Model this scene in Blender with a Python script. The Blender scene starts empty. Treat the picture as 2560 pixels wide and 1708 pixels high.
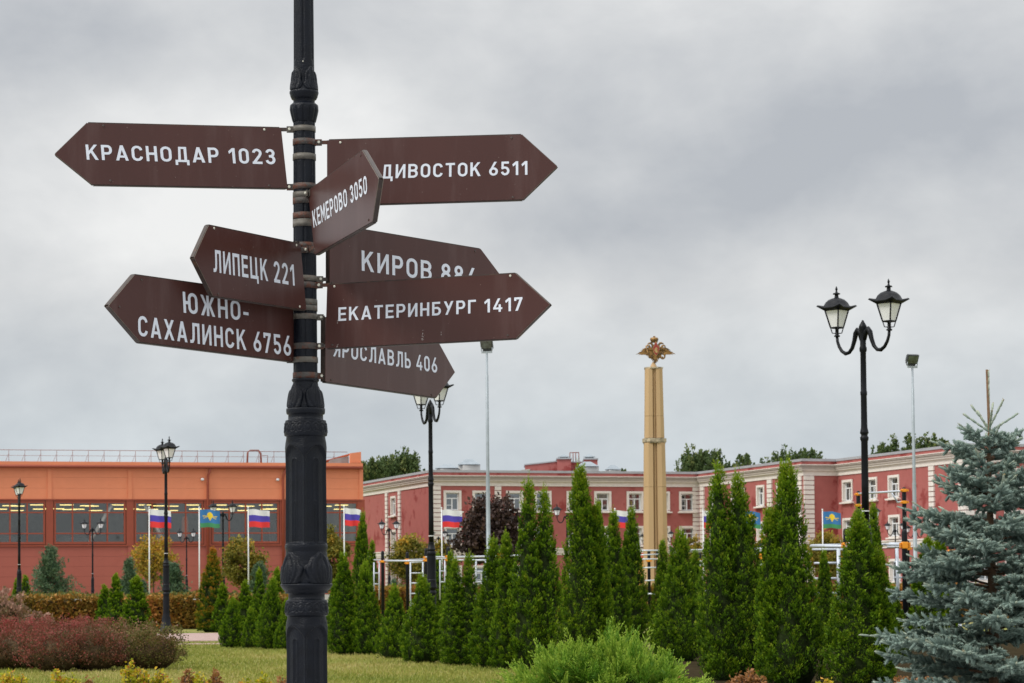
import bpy, math, random
import numpy as np
from mathutils import Vector, Matrix
from mathutils.geometry import delaunay_2d_cdt

# ------------------------------------------------------------------ camera, sky, sun, exposure
sc = bpy.context.scene
COL = sc.collection
F, AX = 6000.0, 1230.0            # focal length in photo pixels, row of the optical axis (rise of the lens)
PITCH, ROLL, EYE = 0.040, -0.0085, 1.36
camd = bpy.data.cameras.new('camera'); cam = bpy.data.objects.new('camera', camd); COL.objects.link(cam)
camd.sensor_width = 36.0; camd.lens = 36.0 * F / 2560.0
camd.shift_y = (AX - 854.0) / 2560.0
camd.clip_start = 0.5; camd.clip_end = 6000
CM = Matrix.Rotation(math.pi / 2 + PITCH, 4, 'X') @ Matrix.Rotation(ROLL, 4, 'Z')
cam.matrix_world = Matrix.Translation((0, 0, EYE)) @ CM
camd.dof.use_dof = True; camd.dof.focus_distance = 12.5; camd.dof.aperture_fstop = 15.0
sc.camera = cam

sc.view_settings.view_transform = 'Standard'
sc.view_settings.look = 'None'
sc.view_settings.gamma = 1.0
sc.view_settings.use_curve_mapping = False
sc.view_settings.exposure = 0.12

SUN_EL, SUN_AZ = math.radians(46), math.radians(240)   # high sun behind cloud, behind and left of the camera
w = bpy.data.worlds.new("World"); sc.world = w; w.use_nodes = True
def build_world():
    nt = w.node_tree; N = nt.nodes; L = nt.links; N.clear()
    def nd(t, **k):
        n = N.new(t)
        for a, b in k.items(): setattr(n, a, b)
        return n
    def math_(op, a, b=None, clamp=False):
        n = nd('ShaderNodeMath', operation=op, use_clamp=clamp)
        for i, v in enumerate((a, b)):
            if v is None: continue
            if isinstance(v, (int, float)): n.inputs[i].default_value = v
            else: L.new(v, n.inputs[i])
        return n.outputs[0]
    sky = nd('ShaderNodeTexSky', sky_type='NISHITA', sun_disc=False)
    sky.sun_elevation = SUN_EL; sky.sun_rotation = SUN_AZ; sky.air_density = 1.0; sky.dust_density = 2.0
    bsky = nd('ShaderNodeBackground'); bsky.inputs[1].default_value = 0.10; L.new(sky.outputs[0], bsky.inputs[0])
    tc = nd('ShaderNodeTexCoord')
    sep = nd('ShaderNodeSeparateXYZ'); L.new(tc.outputs['Generated'], sep.inputs[0])
    X, Y, Z = sep.outputs
    # cloud relief: two soft noises over the dome, stretched along the horizon and leaning
    mp = nd('ShaderNodeMapping'); mp.inputs['Scale'].default_value = (1.0, 1.0, 1.55)
    mp.inputs['Rotation'].default_value = (0.0, math.radians(12), 0.0)
    mp.inputs['Location'].default_value = (0.37, 0.0, 0.11)
    L.new(tc.outputs['Generated'], mp.inputs[0])
    n1 = nd('ShaderNodeTexNoise'); n1.inputs['Scale'].default_value = 5.5; n1.inputs['Detail'].default_value = 5
    n1.inputs['Roughness'].default_value = 0.5; n1.inputs['Distortion'].default_value = 0.2
    n2 = nd('ShaderNodeTexNoise'); n2.inputs['Scale'].default_value = 15; n2.inputs['Detail'].default_value = 7
    n2.inputs['Roughness'].default_value = 0.55; n2.inputs['Distortion'].default_value = 0.15
    L.new(mp.outputs[0], n1.inputs[0]); L.new(mp.outputs[0], n2.inputs[0])
    v = math_('MULTIPLY', math_('SUBTRACT', n1.outputs[0], 0.5), 1.35)
    v2 = math_('MULTIPLY', math_('SUBTRACT', n2.outputs[0], 0.5), 1.0)
    v = math_('ADD', v, v2)
    # the broad banks of cloud seen in this part of the sky
    def bank(cx, cz, sx, sz, amp, tilt=0.0):
        dx = math_('SUBTRACT', X, cx); dz = math_('SUBTRACT', Z, cz)
        dz = math_('SUBTRACT', dz, math_('MULTIPLY', dx, tilt))
        a = math_('POWER', math_('ABSOLUTE', math_('DIVIDE', dx, sx)), 2.0)
        b = math_('POWER', math_('ABSOLUTE', math_('DIVIDE', dz, sz)), 2.0)
        e = math_('POWER', 2.718, math_('MULTIPLY', math_('ADD', a, b), -1.0))
        return math_('MULTIPLY', math_('MULTIPLY', e, amp), math_('GREATER_THAN', Y, 0.0))
    for bk in [(-0.14, 0.150, 0.085, 0.050, 0.38), (-0.06, 0.200, 0.05, 0.03, 0.20, 0.3), (0.12, 0.172, 0.11, 0.030, -0.42, 0.22),
               (0.19, 0.200, 0.08, 0.035, -0.26), (-0.20, 0.220, 0.09, 0.026, -0.34), (0.10, 0.120, 0.12, 0.022, 0.14, -0.05),
               (0.02, 0.150, 0.06, 0.014, -0.16, 0.15), (-0.05, 0.085, 0.10, 0.02, 0.05)]:
        v = math_('ADD', v, bank(*bk))
    v = math_('ADD', v, 0.52, clamp=True)
    cr = nd('ShaderNodeValToRGB'); L.new(v, cr.inputs[0])
    e = cr.color_ramp.elements
    e[0].position = 0.0; e[0].color = (0.450, 0.470, 0.500, 1)
    e[1].position = 1.0; e[1].color = (0.840, 0.840, 0.830, 1)
    m = cr.color_ramp.elements.new(0.5); m.color = (0.632, 0.642, 0.650, 1)
    # bluer and a little darker towards the horizon
    hz = nd('ShaderNodeMapRange'); hz.inputs[1].default_value = 0.035; hz.inputs[2].default_value = 0.125
    L.new(Z, hz.inputs[0])
    mx = nd('ShaderNodeMix', data_type='RGBA', blend_type='MULTIPLY'); mx.inputs[0].default_value = 1.0
    hr = nd('ShaderNodeValToRGB'); L.new(hz.outputs[0], hr.inputs[0])
    hr.color_ramp.elements[0].color = (0.83, 0.91, 0.97, 1); hr.color_ramp.elements[1].color = (1, 1, 1, 1)
    L.new(cr.outputs[0], mx.inputs[6]); L.new(hr.outputs[0], mx.inputs[7])
    # an overcast sky brightens towards the zenith
    up = nd('ShaderNodeMapRange'); up.inputs[1].default_value = 0.24; up.inputs[2].default_value = 0.85
    up.inputs[3].default_value = 1.0; up.inputs[4].default_value = 2.7; L.new(Z, up.inputs[0])
    bcl = nd('ShaderNodeBackground'); L.new(mx.outputs[2], bcl.inputs[0]); L.new(up.outputs[0], bcl.inputs[1])
    ms = nd('ShaderNodeMixShader'); ms.inputs[0].default_value = 0.93
    L.new(bsky.outputs[0], ms.inputs[1]); L.new(bcl.outputs[0], ms.inputs[2])
    out = nd('ShaderNodeOutputWorld'); L.new(ms.outputs[0], out.inputs[0])
build_world()

sund = bpy.data.lights.new('sun', 'SUN'); sun = bpy.data.objects.new('sun', sund); COL.objects.link(sun)
sund.energy = 1.8; sund.angle = math.radians(16); sund.color = (1.0, 0.96, 0.90)
sdir = Vector((math.sin(SUN_AZ) * math.cos(SUN_EL), math.cos(SUN_AZ) * math.cos(SUN_EL), math.sin(SUN_EL)))
sun.rotation_euler = sdir.to_track_quat('Z', 'Y').to_euler()

# ------------------------------------------------------------------ helpers
def ray(px, py):
    d = CM.to_3x3() @ Vector(((px - 1280) / F, (AX - py) / F, -1.0))
    return d
def at(px, py, Y):
    d = ray(px, py); return Vector((0, 0, EYE)) + d * (Y / d.y)
def gpt(px, d, py=None):
    p = at(px, py if py is not None else 1470 + 8160 / d, d); return Vector((p.x, d, 0.0))
def on_plane(px, py, P, n):
    d = ray(px, py); o = Vector((0, 0, EYE)); return o + d * ((P - o).dot(n) / d.dot(n))

def tag(o, label=None, cat=None, group=None, kind=None):
    if label: o['label'] = label
    if cat: o['category'] = cat
    if group: o['group'] = group
    if kind: o['kind'] = kind
    return o
def empty(name, loc=(0, 0, 0), rz=0.0, label=None, cat=None, group=None):
    o = bpy.data.objects.new(name, None); COL.objects.link(o)
    o.location = loc; o.rotation_euler = (0, 0, rz); o.empty_display_size = 0.3
    return tag(o, label, cat, group)
def link(name, me, parent=None, loc=None, rz=None):
    o = bpy.data.objects.new(name, me); COL.objects.link(o)
    if parent is not None: o.parent = parent
    if loc is not None: o.location = loc
    if rz is not None: o.rotation_euler = (0, 0, rz)
    return o
def copy_tree(o, parent=None):
    c = o.copy(); COL.objects.link(c); c.parent = parent
    for ch in o.children: copy_tree(ch, c)
    return c

class MB:
    def __init__(s): s.v = []; s.f = []; s.m = []; s.sm = []
    def add(s, vs, fs, mi=0, smooth=False):
        b = len(s.v); s.v += [tuple(v) for v in vs]
        for f in fs: s.f.append([b + i for i in f]); s.m.append(mi); s.sm.append(smooth)
        return s
    def box(s, c, d, rz=0.0, mi=0, M=None):
        x, y, z = d[0] / 2, d[1] / 2, d[2] / 2
        R = M if M is not None else Matrix.Rotation(rz, 3, 'Z')
        vs = [Vector(c) + R @ Vector(p) for p in
              [(-x, -y, -z), (x, -y, -z), (x, y, -z), (-x, y, -z), (-x, -y, z), (x, -y, z), (x, y, z), (-x, y, z)]]
        return s.add(vs, [(0, 3, 2, 1), (4, 5, 6, 7), (0, 1, 5, 4), (1, 2, 6, 5), (2, 3, 7, 6), (3, 0, 4, 7)], mi)
    def tube(s, pts, r, n=8, mi=0, cap=True):
        pts = [Vector(p) for p in pts]; rs = r if isinstance(r, (list, tuple)) else [r] * len(pts)
        vs = []; fs = []
        a = None
        for i, p in enumerate(pts):
            t = (pts[min(i + 1, len(pts) - 1)] - pts[max(i - 1, 0)]).normalized()
            if a is None:
                a = t.cross(Vector((0, 0, 1)) if abs(t.z) < 0.9 else Vector((1, 0, 0)))
            a = (a - t * a.dot(t)).normalized(); b = t.cross(a)
            for k in range(n):
                an = 2 * math.pi * k / n; vs.append(p + (a * math.cos(an) + b * math.sin(an)) * rs[i])
        for i in range(len(pts) - 1):
            for k in range(n):
                k2 = (k + 1) % n; fs.append((i * n + k, i * n + k2, (i + 1) * n + k2, (i + 1) * n + k))
        s.add(vs, fs, mi, True)
        if cap:
            b = len(s.v) - len(vs)
            s.f.append([b + k for k in range(n)][::-1]); s.m.append(mi); s.sm.append(False)
            s.f.append([b + (len(pts) - 1) * n + k for k in range(n)]); s.m.append(mi); s.sm.append(False)
        return s
    def lathe(s, prof, n=24, c=(0, 0, 0), mi=0, smooth=True, rot=0.0, cap=True):
        vs = []; fs = []
        for z, r in prof:
            for k in range(n):
                a = 2 * math.pi * k / n + rot; vs.append((c[0] + r * math.cos(a), c[1] + r * math.sin(a), c[2] + z))
        for i in range(len(prof) - 1):
            for k in range(n):
                k2 = (k + 1) % n; fs.append((i * n + k, i * n + k2, (i + 1) * n + k2, (i + 1) * n + k))
        s.add(vs, fs, mi, smooth)
        if cap:
            b = len(s.v) - len(vs)
            s.f.append([b + k for k in range(n)][::-1]); s.m.append(mi); s.sm.append(False)
            s.f.append([b + (len(prof) - 1) * n + k for k in range(n)]); s.m.append(mi); s.sm.append(False)
        return s
    def prism(s, poly, z0, z1, M=None, mi=0):
        # poly in the local xz plane, extruded along local y from z0 to z1
        n = len(poly); M = M or Matrix.Identity(4)
        vs = [M @ Vector((x, z0, z)) for x, z in poly] + [M @ Vector((x, z1, z)) for x, z in poly]
        fs = [tuple(range(n)), tuple(range(2 * n - 1, n - 1, -1))] + [((i + 1) % n, i, n + i, n + (i + 1) % n) for i in range(n)]
        return s.add(vs, fs, mi)
    def mesh(s, name, mats):
        me = bpy.data.meshes.new(name); me.from_pydata(s.v, [], s.f)
        for m in (mats if isinstance(mats, (list, tuple)) else [mats]): me.materials.append(m)
        me.polygons.foreach_set('material_index', s.m); me.polygons.foreach_set('use_smooth', s.sm)
        me.update(); return me
    def build(s, name, mats, parent=None, bevel=0.0, **k):
        o = link(name, s.mesh(name, mats), parent, **k)
        if bevel:
            b = o.modifiers.new('bevel', 'BEVEL'); b.width = bevel; b.segments = 2; b.limit_method = 'ANGLE'
        return o

def np_mesh(name, V, Q, mats, tint=None, smooth=False):
    """V (n,3), Q (m,k) faces with k = 3 or 4, tint per vertex"""
    me = bpy.data.meshes.new(name); k = Q.shape[1]
    me.vertices.add(len(V)); me.vertices.foreach_set('co', V.astype(np.float32).ravel())
    me.loops.add(Q.size); me.loops.foreach_set('vertex_index', Q.astype(np.int32).ravel())
    me.polygons.add(len(Q)); me.polygons.foreach_set('loop_start', np.arange(len(Q), dtype=np.int32) * k)
    me.polygons.foreach_set('use_smooth', np.full(len(Q), smooth))
    for m in (mats if isinstance(mats, (list, tuple)) else [mats]): me.materials.append(m)
    if tint is not None:
        a = me.attributes.new('tint', 'FLOAT', 'POINT'); a.data.foreach_set('value', tint.astype(np.float32))
    me.update(calc_edges=True); return me

# ------------------------------------------------------------------ materials
def new_mat(name):
    m = bpy.data.materials.new(name); m.use_nodes = True; nt = m.node_tree
    b = nt.nodes['Principled BSDF']; return m, nt, b
def mat(name, c, rough=0.6, var=0.12, scale=6.0, bump=0.0, bscale=60.0, metal=0.0, spec=0.5, c2=None, th=(0.45, 0.65), s2=3.0, stretch=None):
    m, nt, b = new_mat(name); N, L = nt.nodes, nt.links
    tc = N.new('ShaderNodeTexCoord'); src = tc.outputs['Object']
    if stretch:
        mp = N.new('ShaderNodeMapping'); mp.inputs['Scale'].default_value = stretch; L.new(src, mp.inputs[0]); src = mp.outputs[0]
    n = N.new('ShaderNodeTexNoise'); n.inputs['Scale'].default_value = scale; n.inputs['Detail'].default_value = 6
    L.new(src, n.inputs[0])
    r = N.new('ShaderNodeValToRGB'); L.new(n.outputs[0], r.inputs[0])
    r.color_ramp.elements[0].position = 0.3; r.color_ramp.elements[1].position = 0.7
    r.color_ramp.elements[0].color = (*[x * (1 - var) for x in c], 1); r.color_ramp.elements[1].color = (*[min(1, x * (1 + var)) for x in c], 1)
    out = r.outputs[0]
    if c2:
        n2 = N.new('ShaderNodeTexNoise'); n2.inputs['Scale'].default_value = s2; n2.inputs['Detail'].default_value = 8
        n2.inputs['Roughness'].default_value = 0.65; L.new(src, n2.inputs[0])
        mr = N.new('ShaderNodeMapRange'); mr.inputs[1].default_value = th[0]; mr.inputs[2].default_value = th[1]; L.new(n2.outputs[0], mr.inputs[0])
        mx = N.new('ShaderNodeMix'); mx.data_type = 'RGBA'; L.new(mr.outputs[0], mx.inputs[0]); L.new(out, mx.inputs[6]); mx.inputs[7].default_value = (*c2, 1)
        out = mx.outputs[2]
    L.new(out, b.inputs['Base Color'])
    b.inputs['Roughness'].default_value = rough; b.inputs['Metallic'].default_value = metal; b.inputs['Specular IOR Level'].default_value = spec
    if bump:
        n3 = N.new('ShaderNodeTexNoise'); n3.inputs['Scale'].default_value = bscale; n3.inputs['Detail'].default_value = 4; L.new(tc.outputs['Object'], n3.inputs[0])
        bp = N.new('ShaderNodeBump'); bp.inputs['Strength'].default_value = bump; bp.inputs['Distance'].default_value = 0.01
        L.new(n3.outputs[0], bp.inputs['Height']); L.new(bp.outputs[0], b.inputs['Normal'])
    return m
def leaf_mat(name, stops, trans=0.3, rough=0.6, spec=0.25):
    m, nt, b = new_mat(name); N, L = nt.nodes, nt.links
    a = N.new('ShaderNodeAttribute'); a.attribute_name = 'tint'
    r = N.new('ShaderNodeValToRGB'); L.new(a.outputs['Fac'], r.inputs[0])
    el = r.color_ramp.elements
    while len(el) < len(stops): el.new(0.5)
    for e, (p, c) in zip(el, stops): e.position = p; e.color = (*c, 1)
    L.new(r.outputs[0], b.inputs['Base Color']); b.inputs['Roughness'].default_value = rough; b.inputs['Specular IOR Level'].default_value = spec
    t = N.new('ShaderNodeBsdfTranslucent'); L.new(r.outputs[0], t.inputs[0])
    mx = N.new('ShaderNodeMixShader'); mx.inputs[0].default_value = trans
    L.new(b.outputs[0], mx.inputs[1]); L.new(t.outputs[0], mx.inputs[2])
    L.new(mx.outputs[0], N['Material Output'].inputs[0]); return m
def glass_mat(name, tint=(0.5, 0.55, 0.57), refl=0.14):
    m, nt, b = new_mat(name); N, L = nt.nodes, nt.links
    g = N.new('ShaderNodeBsdfGlossy'); g.inputs['Roughness'].default_value = 0.03; g.inputs[0].default_value = (1.0, 0.98, 0.95, 1)
    t = N.new('ShaderNodeBsdfTransparent'); t.inputs[0].default_value = (*tint, 1)
    mx = N.new('ShaderNodeMixShader'); mx.inputs[0].default_value = refl
    L.new(t.outputs[0], mx.inputs[1]); L.new(g.outputs[0], mx.inputs[2]); L.new(mx.outputs[0], N['Material Output'].inputs[0]); return m
def emit_mat(name, c, s):
    m, nt, b = new_mat(name); b.inputs['Base Color'].default_value = (*c, 1)
    b.inputs['Emission Color'].default_value = (*c, 1); b.inputs['Emission Strength'].default_value = s; return m

M_iron = mat('black_iron', (0.0035, 0.0050, 0.0090), 0.36, 0.3, 14, 0.35, 150, spec=0.21, c2=(0.006, 0.0075, 0.011), th=(0.5, 0.8), s2=9)
M_iron_far = mat('black_iron_far', (0.0055, 0.0065, 0.009), 0.45, 0.2, 6, spec=0.2)
M_sign = mat('brown_sign_paint', (0.062, 0.0225, 0.0180), 0.33, 0.08, 3, 0.03, 200, spec=0.38, c2=(0.095, 0.052, 0.046), th=(0.50, 0.85), s2=9, stretch=(1, 1, 0.16))
M_sign_back = mat('sign_frame_brown', (0.040, 0.026, 0.020), 0.5, 0.3, 20, c2=(0.10, 0.045, 0.02), th=(0.55, 0.7), s2=18)
M_edge = mat('sign_panel_edge', (0.17, 0.14, 0.11), 0.4, 0.2, 25)
M_letter = mat('white_lettering_film', (0.66, 0.70, 0.76), 0.4, 0.04, 9)
M_rust = mat('rusty_steel_band', (0.060, 0.052, 0.046), 0.6, 0.3, 30, 0.4, 120, spec=0.4, c2=(0.10, 0.032, 0.016), th=(0.44, 0.58), s2=22)
M_band = mat('galvanised_band', (0.105, 0.095, 0.078), 0.5, 0.3, 30, 0.2, 120, spec=0.4, c2=(0.11, 0.045, 0.02), th=(0.55, 0.72), s2=26)
M_bolt = mat('zinc_bolt', (0.62, 0.60, 0.50), 0.35, 0.1, 50, metal=0.3)
M_scuff = mat('white_scuff', (0.55, 0.52, 0.48), 0.7, 0.2, 50)
M_lampglass = mat('frosted_lamp_glass', (0.80, 0.81, 0.83), 0.35, 0.05, 6)
M_redwall = mat('red_stucco', (0.36, 0.115, 0.103), 0.85, 0.07, 1.4, 0.3, 14, spec=0.2, c2=(0.25, 0.05, 0.045), th=(0.535, 0.60), s2=0.42)
M_cream = mat('cream_stucco', (0.70, 0.655, 0.605), 0.8, 0.06, 3, 0.1, 20, spec=0.2, c2=(0.5, 0.45, 0.40), th=(0.6, 0.9), s2=1.5)
M_cornice = mat('grey_beige_cornice', (0.40, 0.355, 0.315), 0.8, 0.08, 3, spec=0.2)
M_roofgrey = mat('grey_metal_roof', (0.36, 0.37, 0.39), 0.45, 0.08, 2, metal=0.2)
M_cap = mat('grey_vent_hood', (0.26, 0.30, 0.33), 0.45, 0.12, 2, metal=0.3)
M_pvc = mat('white_window_frame', (0.78, 0.80, 0.82), 0.4, 0.03, 4)
M_pane = glass_mat('window_pane', (0.42, 0.46, 0.48), 0.22)
M_pane_hall = glass_mat('hall_pane', (0.85, 0.85, 0.83), 0.10)
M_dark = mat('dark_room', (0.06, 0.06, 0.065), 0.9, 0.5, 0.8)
M_hallroom = mat('hall_room_wall', (0.24, 0.24, 0.23), 0.9, 0.5, 0.35, c2=(0.12, 0.12, 0.12), th=(0.4, 0.6), s2=0.3)
M_curt = [mat('curtain_blue', (0.36, 0.46, 0.52), 0.9, 0.1, 4), mat('curtain_grey', (0.30, 0.30, 0.32), 0.9, 0.1, 4), mat('curtain_white', (0.55, 0.56, 0.58), 0.9, 0.1, 4)]
M_orange = mat('orange_panel', (0.69, 0.24, 0.122), 0.55, 0.05, 0.6, spec=0.3, c2=(0.66, 0.215, 0.10), th=(0.5, 0.8), s2=0.5)
M_brick = mat('red_brown_panel', (0.35, 0.098, 0.070), 0.6, 0.06, 0.6, spec=0.3, c2=(0.31, 0.085, 0.06), th=(0.45, 0.75), s2=0.35)
M_trim = mat('brown_red_trim', (0.27, 0.060, 0.032), 0.5, 0.05, 2, spec=0.35)
M_rail = mat('red_brown_railing', (0.22, 0.075, 0.055), 0.6, 0.1, 3)
M_greyplate = mat('grey_roof_plate', (0.27, 0.26, 0.26), 0.7, 0.25, 1.2)
M_plinth = mat('white_plinth', (0.55, 0.54, 0.52), 0.8, 0.08, 1)
M_tube = emit_mat('lit_fluorescent_tube', (1.0, 0.80, 0.28), 2.2)
M_white = mat('white_paint', (0.72, 0.73, 0.74), 0.4, 0.04, 3)
M_stone = mat('sand_yellow_stone', (0.49, 0.335, 0.185), 0.75, 0.06, 1.2, 0.15, 12, spec=0.25, c2=(0.36, 0.225, 0.10), th=(0.48, 0.75), s2=1.0, stretch=(1, 1, 0.15))
M_ring = mat('weathered_stone_ring', (0.20, 0.165, 0.115), 0.8, 0.4, 4, c2=(0.5, 0.42, 0.3), th=(0.45, 0.6), s2=3)
M_shine = mat('worn_gold_edge', (0.42, 0.27, 0.11), 0.5, 0.25, 9)
M_gold = mat('aged_gold', (0.30, 0.165, 0.05), 0.42, 0.35, 6, 0.3, 30, metal=0.35, c2=(0.07, 0.04, 0.018), th=(0.48, 0.62), s2=7)
M_red = mat('red_enamel', (0.30, 0.035, 0.03), 0.5, 0.15, 8)
M_galv = mat('galvanised_pole', (0.30, 0.34, 0.37), 0.5, 0.1, 5, metal=0.25)
M_fix = mat('floodlight_housing', (0.035, 0.04, 0.045), 0.5, 0.1, 5)
M_fixg = mat('floodlight_glass', (0.07, 0.09, 0.085), 0.25, 0.6, 7, spec=0.8)
M_bar = mat('light_grey_bar', (0.50, 0.54, 0.60), 0.35, 0.08, 5, metal=0.15)
M_clamp = mat('orange_clamp', (0.80, 0.30, 0.012), 0.45, 0.08, 5)
M_fw = mat('flag_white', (0.72, 0.73, 0.75), 0.8, 0.03, 3)
M_fb = mat('flag_blue', (0.075, 0.055, 0.40), 0.8, 0.05, 3)
M_fr = mat('flag_red', (0.72, 0.035, 0.035), 0.8, 0.05, 3)
M_vb = mat('flag_sky_blue', (0.035, 0.17, 0.42), 0.8, 0.05, 3)
M_vg = mat('flag_green', (0.05, 0.25, 0.11), 0.8, 0.05, 3)
M_vy = mat('flag_yellow', (0.78, 0.55, 0.03), 0.8, 0.05, 3)
M_bark = mat('bark', (0.085, 0.062, 0.045), 0.9, 0.3, 12, 0.5, 30)
M_bark_sp = mat('spruce_bark', (0.15, 0.088, 0.048), 0.9, 0.3, 20, 0.4, 60)
M_yel = mat('yellow_kiosk', (0.72, 0.42, 0.07), 0.7, 0.06, 2)
M_tile = mat('terracotta_tile', (0.46, 0.12, 0.06), 0.7, 0.15, 4)
M_inner = mat('shaded_inner_branches', (0.020, 0.030, 0.010), 0.95, 0.5, 14, 0.8, 30, spec=0.05)  # dark colour carries the shade inside dense crowns
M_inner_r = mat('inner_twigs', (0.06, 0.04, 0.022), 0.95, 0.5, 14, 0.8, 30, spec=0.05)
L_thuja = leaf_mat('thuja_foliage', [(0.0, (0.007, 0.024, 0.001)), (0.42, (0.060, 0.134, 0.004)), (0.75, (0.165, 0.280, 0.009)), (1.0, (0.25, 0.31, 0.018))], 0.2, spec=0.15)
L_thuja_o = leaf_mat('thuja_foliage_orange', [(0.0, (0.020, 0.050, 0.004)), (0.4, (0.085, 0.145, 0.009)), (0.62, (0.24, 0.20, 0.015)), (1.0, (0.42, 0.17, 0.02))], 0.22, spec=0.15)
L_globe = leaf_mat('bright_thuja_foliage', [(0.0, (0.022, 0.070, 0.006)), (0.5, (0.085, 0.200, 0.010)), (0.85, (0.29, 0.42, 0.045)), (1.0, (0.42, 0.22, 0.05))], 0.25, spec=0.2)
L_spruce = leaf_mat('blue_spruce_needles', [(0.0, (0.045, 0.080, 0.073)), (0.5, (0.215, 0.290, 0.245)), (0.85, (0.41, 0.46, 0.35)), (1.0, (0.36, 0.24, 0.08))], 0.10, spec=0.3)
L_pine = leaf_mat('pine_needles', [(0.0, (0.025, 0.055, 0.028)), (0.5, (0.085, 0.15, 0.080)), (1.0, (0.20, 0.27, 0.15))], 0.1, spec=0.2)
L_tree = leaf_mat('dark_tree_leaves', [(0.0, (0.035, 0.065, 0.020)), (0.6, (0.090, 0.135, 0.045)), (1.0, (0.22, 0.24, 0.07))], 0.2, spec=0.2)
L_yellow = leaf_mat('autumn_leaves', [(0.0, (0.075, 0.085, 0.012)), (0.5, (0.25, 0.22, 0.035)), (1.0, (0.55, 0.29, 0.03))], 0.3, spec=0.2)
L_purple = leaf_mat('purple_maple_leaves', [(0.0, (0.020, 0.012, 0.010)), (0.6, (0.055, 0.030, 0.024)), (1.0, (0.15, 0.085, 0.065))], 0.15, spec=0.4)
L_hedge = leaf_mat('autumn_hedge_leaves', [(0.0, (0.085, 0.090, 0.012)), (0.5, (0.33, 0.19, 0.04)), (1.0, (0.52, 0.18, 0.05))], 0.2, spec=0.2)
L_hedgetop = leaf_mat('green_hedge_leaves', [(0.0, (0.06, 0.085, 0.02)), (0.5, (0.14, 0.15, 0.035)), (1.0, (0.25, 0.2, 0.05))], 0.2, spec=0.2)
L_barb = leaf_mat('barberry_leaves', [(0.0, (0.035, 0.042, 0.012)), (0.25, (0.11, 0.085, 0.032)), (0.5, (0.165, 0.070, 0.042)), (0.75, (0.27, 0.070, 0.052)), (0.93, (0.36, 0.09, 0.08)), (1.0, (0.42, 0.07, 0.08))], 0.2, spec=0.2)
L_barbg = leaf_mat('olive_barberry_leaves', [(0.0, (0.040, 0.055, 0.010)), (0.5, (0.135, 0.125, 0.030)), (0.8, (0.25, 0.13, 0.07)), (1.0, (0.36, 0.20, 0.15))], 0.2, spec=0.2)
L_pink = leaf_mat('faded_pink_leaves', [(0.0, (0.09, 0.10, 0.03)), (0.5, (0.30, 0.17, 0.12)), (1.0, (0.42, 0.25, 0.19))], 0.25, spec=0.2)
L_gold = leaf_mat('gold_green_leaves', [(0.0, (0.10, 0.16, 0.012)), (0.5, (0.36, 0.38, 0.02)), (0.8, (0.62, 0.42, 0.035)), (1.0, (0.5, 0.15, 0.05))], 0.3, spec=0.2)
L_rusty = leaf_mat('rusty_leaves', [(0.0, (0.09, 0.07, 0.015)), (0.5, (0.28, 0.13, 0.04)), (1.0, (0.42, 0.20, 0.10))], 0.3, spec=0.2)
L_grass = leaf_mat('grass_blades', [(0.0, (0.13, 0.18, 0.025)), (0.45, (0.28, 0.29, 0.055)), (1.0, (0.50, 0.38, 0.17))], 0.2, spec=0.2)
# ------------------------------------------------------------------ the setting: ground, path, hall, academy
def ground_mat():
    m, nt, b = new_mat('lawn'); N, L = nt.nodes, nt.links
    tc = N.new('ShaderNodeTexCoord')
    def noise(s, d=6):
        n = N.new('ShaderNodeTexNoise'); n.inputs['Scale'].default_value = s; n.inputs['Detail'].default_value = d; L.new(tc.outputs['Object'], n.inputs[0]); return n.outputs[0]
    r = N.new('ShaderNodeValToRGB'); L.new(noise(0.35), r.inputs[0])
    el = r.color_ramp.elements; el[0].position = 0.38; el[0].color = (0.165, 0.21, 0.040, 1); el[1].position = 0.62; el[1].color = (0.30, 0.26, 0.105, 1)
    r2 = N.new('ShaderNodeValToRGB'); L.new(noise(9), r2.inputs[0]); r2.color_ramp.elements[0].color = (0.55, 0.6, 0.5, 1); r2.color_ramp.elements[1].color = (1.4, 1.3, 1.3, 1)
    mx = N.new('ShaderNodeMix'); mx.data_type = 'RGBA'; mx.blend_type = 'MULTIPLY'; mx.inputs[0].default_value = 1
    L.new(r.outputs[0], mx.inputs[6]); L.new(r2.outputs[0], mx.inputs[7]); L.new(mx.outputs[2], b.inputs['Base Color'])
    b.inputs['Roughness'].default_value = 0.95; b.inputs['Specular IOR Level'].default_value = 0.1
    bp = N.new('ShaderNodeBump'); bp.inputs['Strength'].default_value = 0.8; bp.inputs['Distance'].default_value = 0.05
    L.new(noise(30), bp.inputs['Height']); L.new(bp.outputs[0], b.inputs['Normal']); return m
g = MB()
GX = [-2500, -300, -80, -40, -20, -10, 0, 10, 20, 40, 80, 300, 2500]; GY = [-200, 0, 20, 40, 60, 80, 120, 200, 400, 1000, 5000]
vs = [(x, y, 0) for y in GY for x in GX]; nx = len(GX)
g.add(vs, [(j * nx + i, j * nx + i + 1, (j + 1) * nx + i + 1, (j + 1) * nx + i) for j in range(len(GY) - 1) for i in range(nx - 1)])
tag(g.build('ground', ground_mat()), kind='structure')

def paving_mat():
    m, nt, b = new_mat('pink_paving'); N, L = nt.nodes, nt.links
    tc = N.new('ShaderNodeTexCoord'); br = N.new('ShaderNodeTexBrick'); L.new(tc.outputs['Object'], br.inputs[0])
    br.inputs['Scale'].default_value = 2.2; br.inputs['Color1'].default_value = (0.44, 0.30, 0.27, 1); br.inputs['Color2'].default_value = (0.34, 0.20, 0.175, 1)
    br.inputs['Mortar'].default_value = (0.22, 0.18, 0.15, 1); br.inputs['Mortar Size'].default_value = 0.03
    L.new(br.outputs[0], b.inputs['Base Color']); b.inputs['Roughness'].default_value = 0.85; return m
pm = paving_mat()
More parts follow.
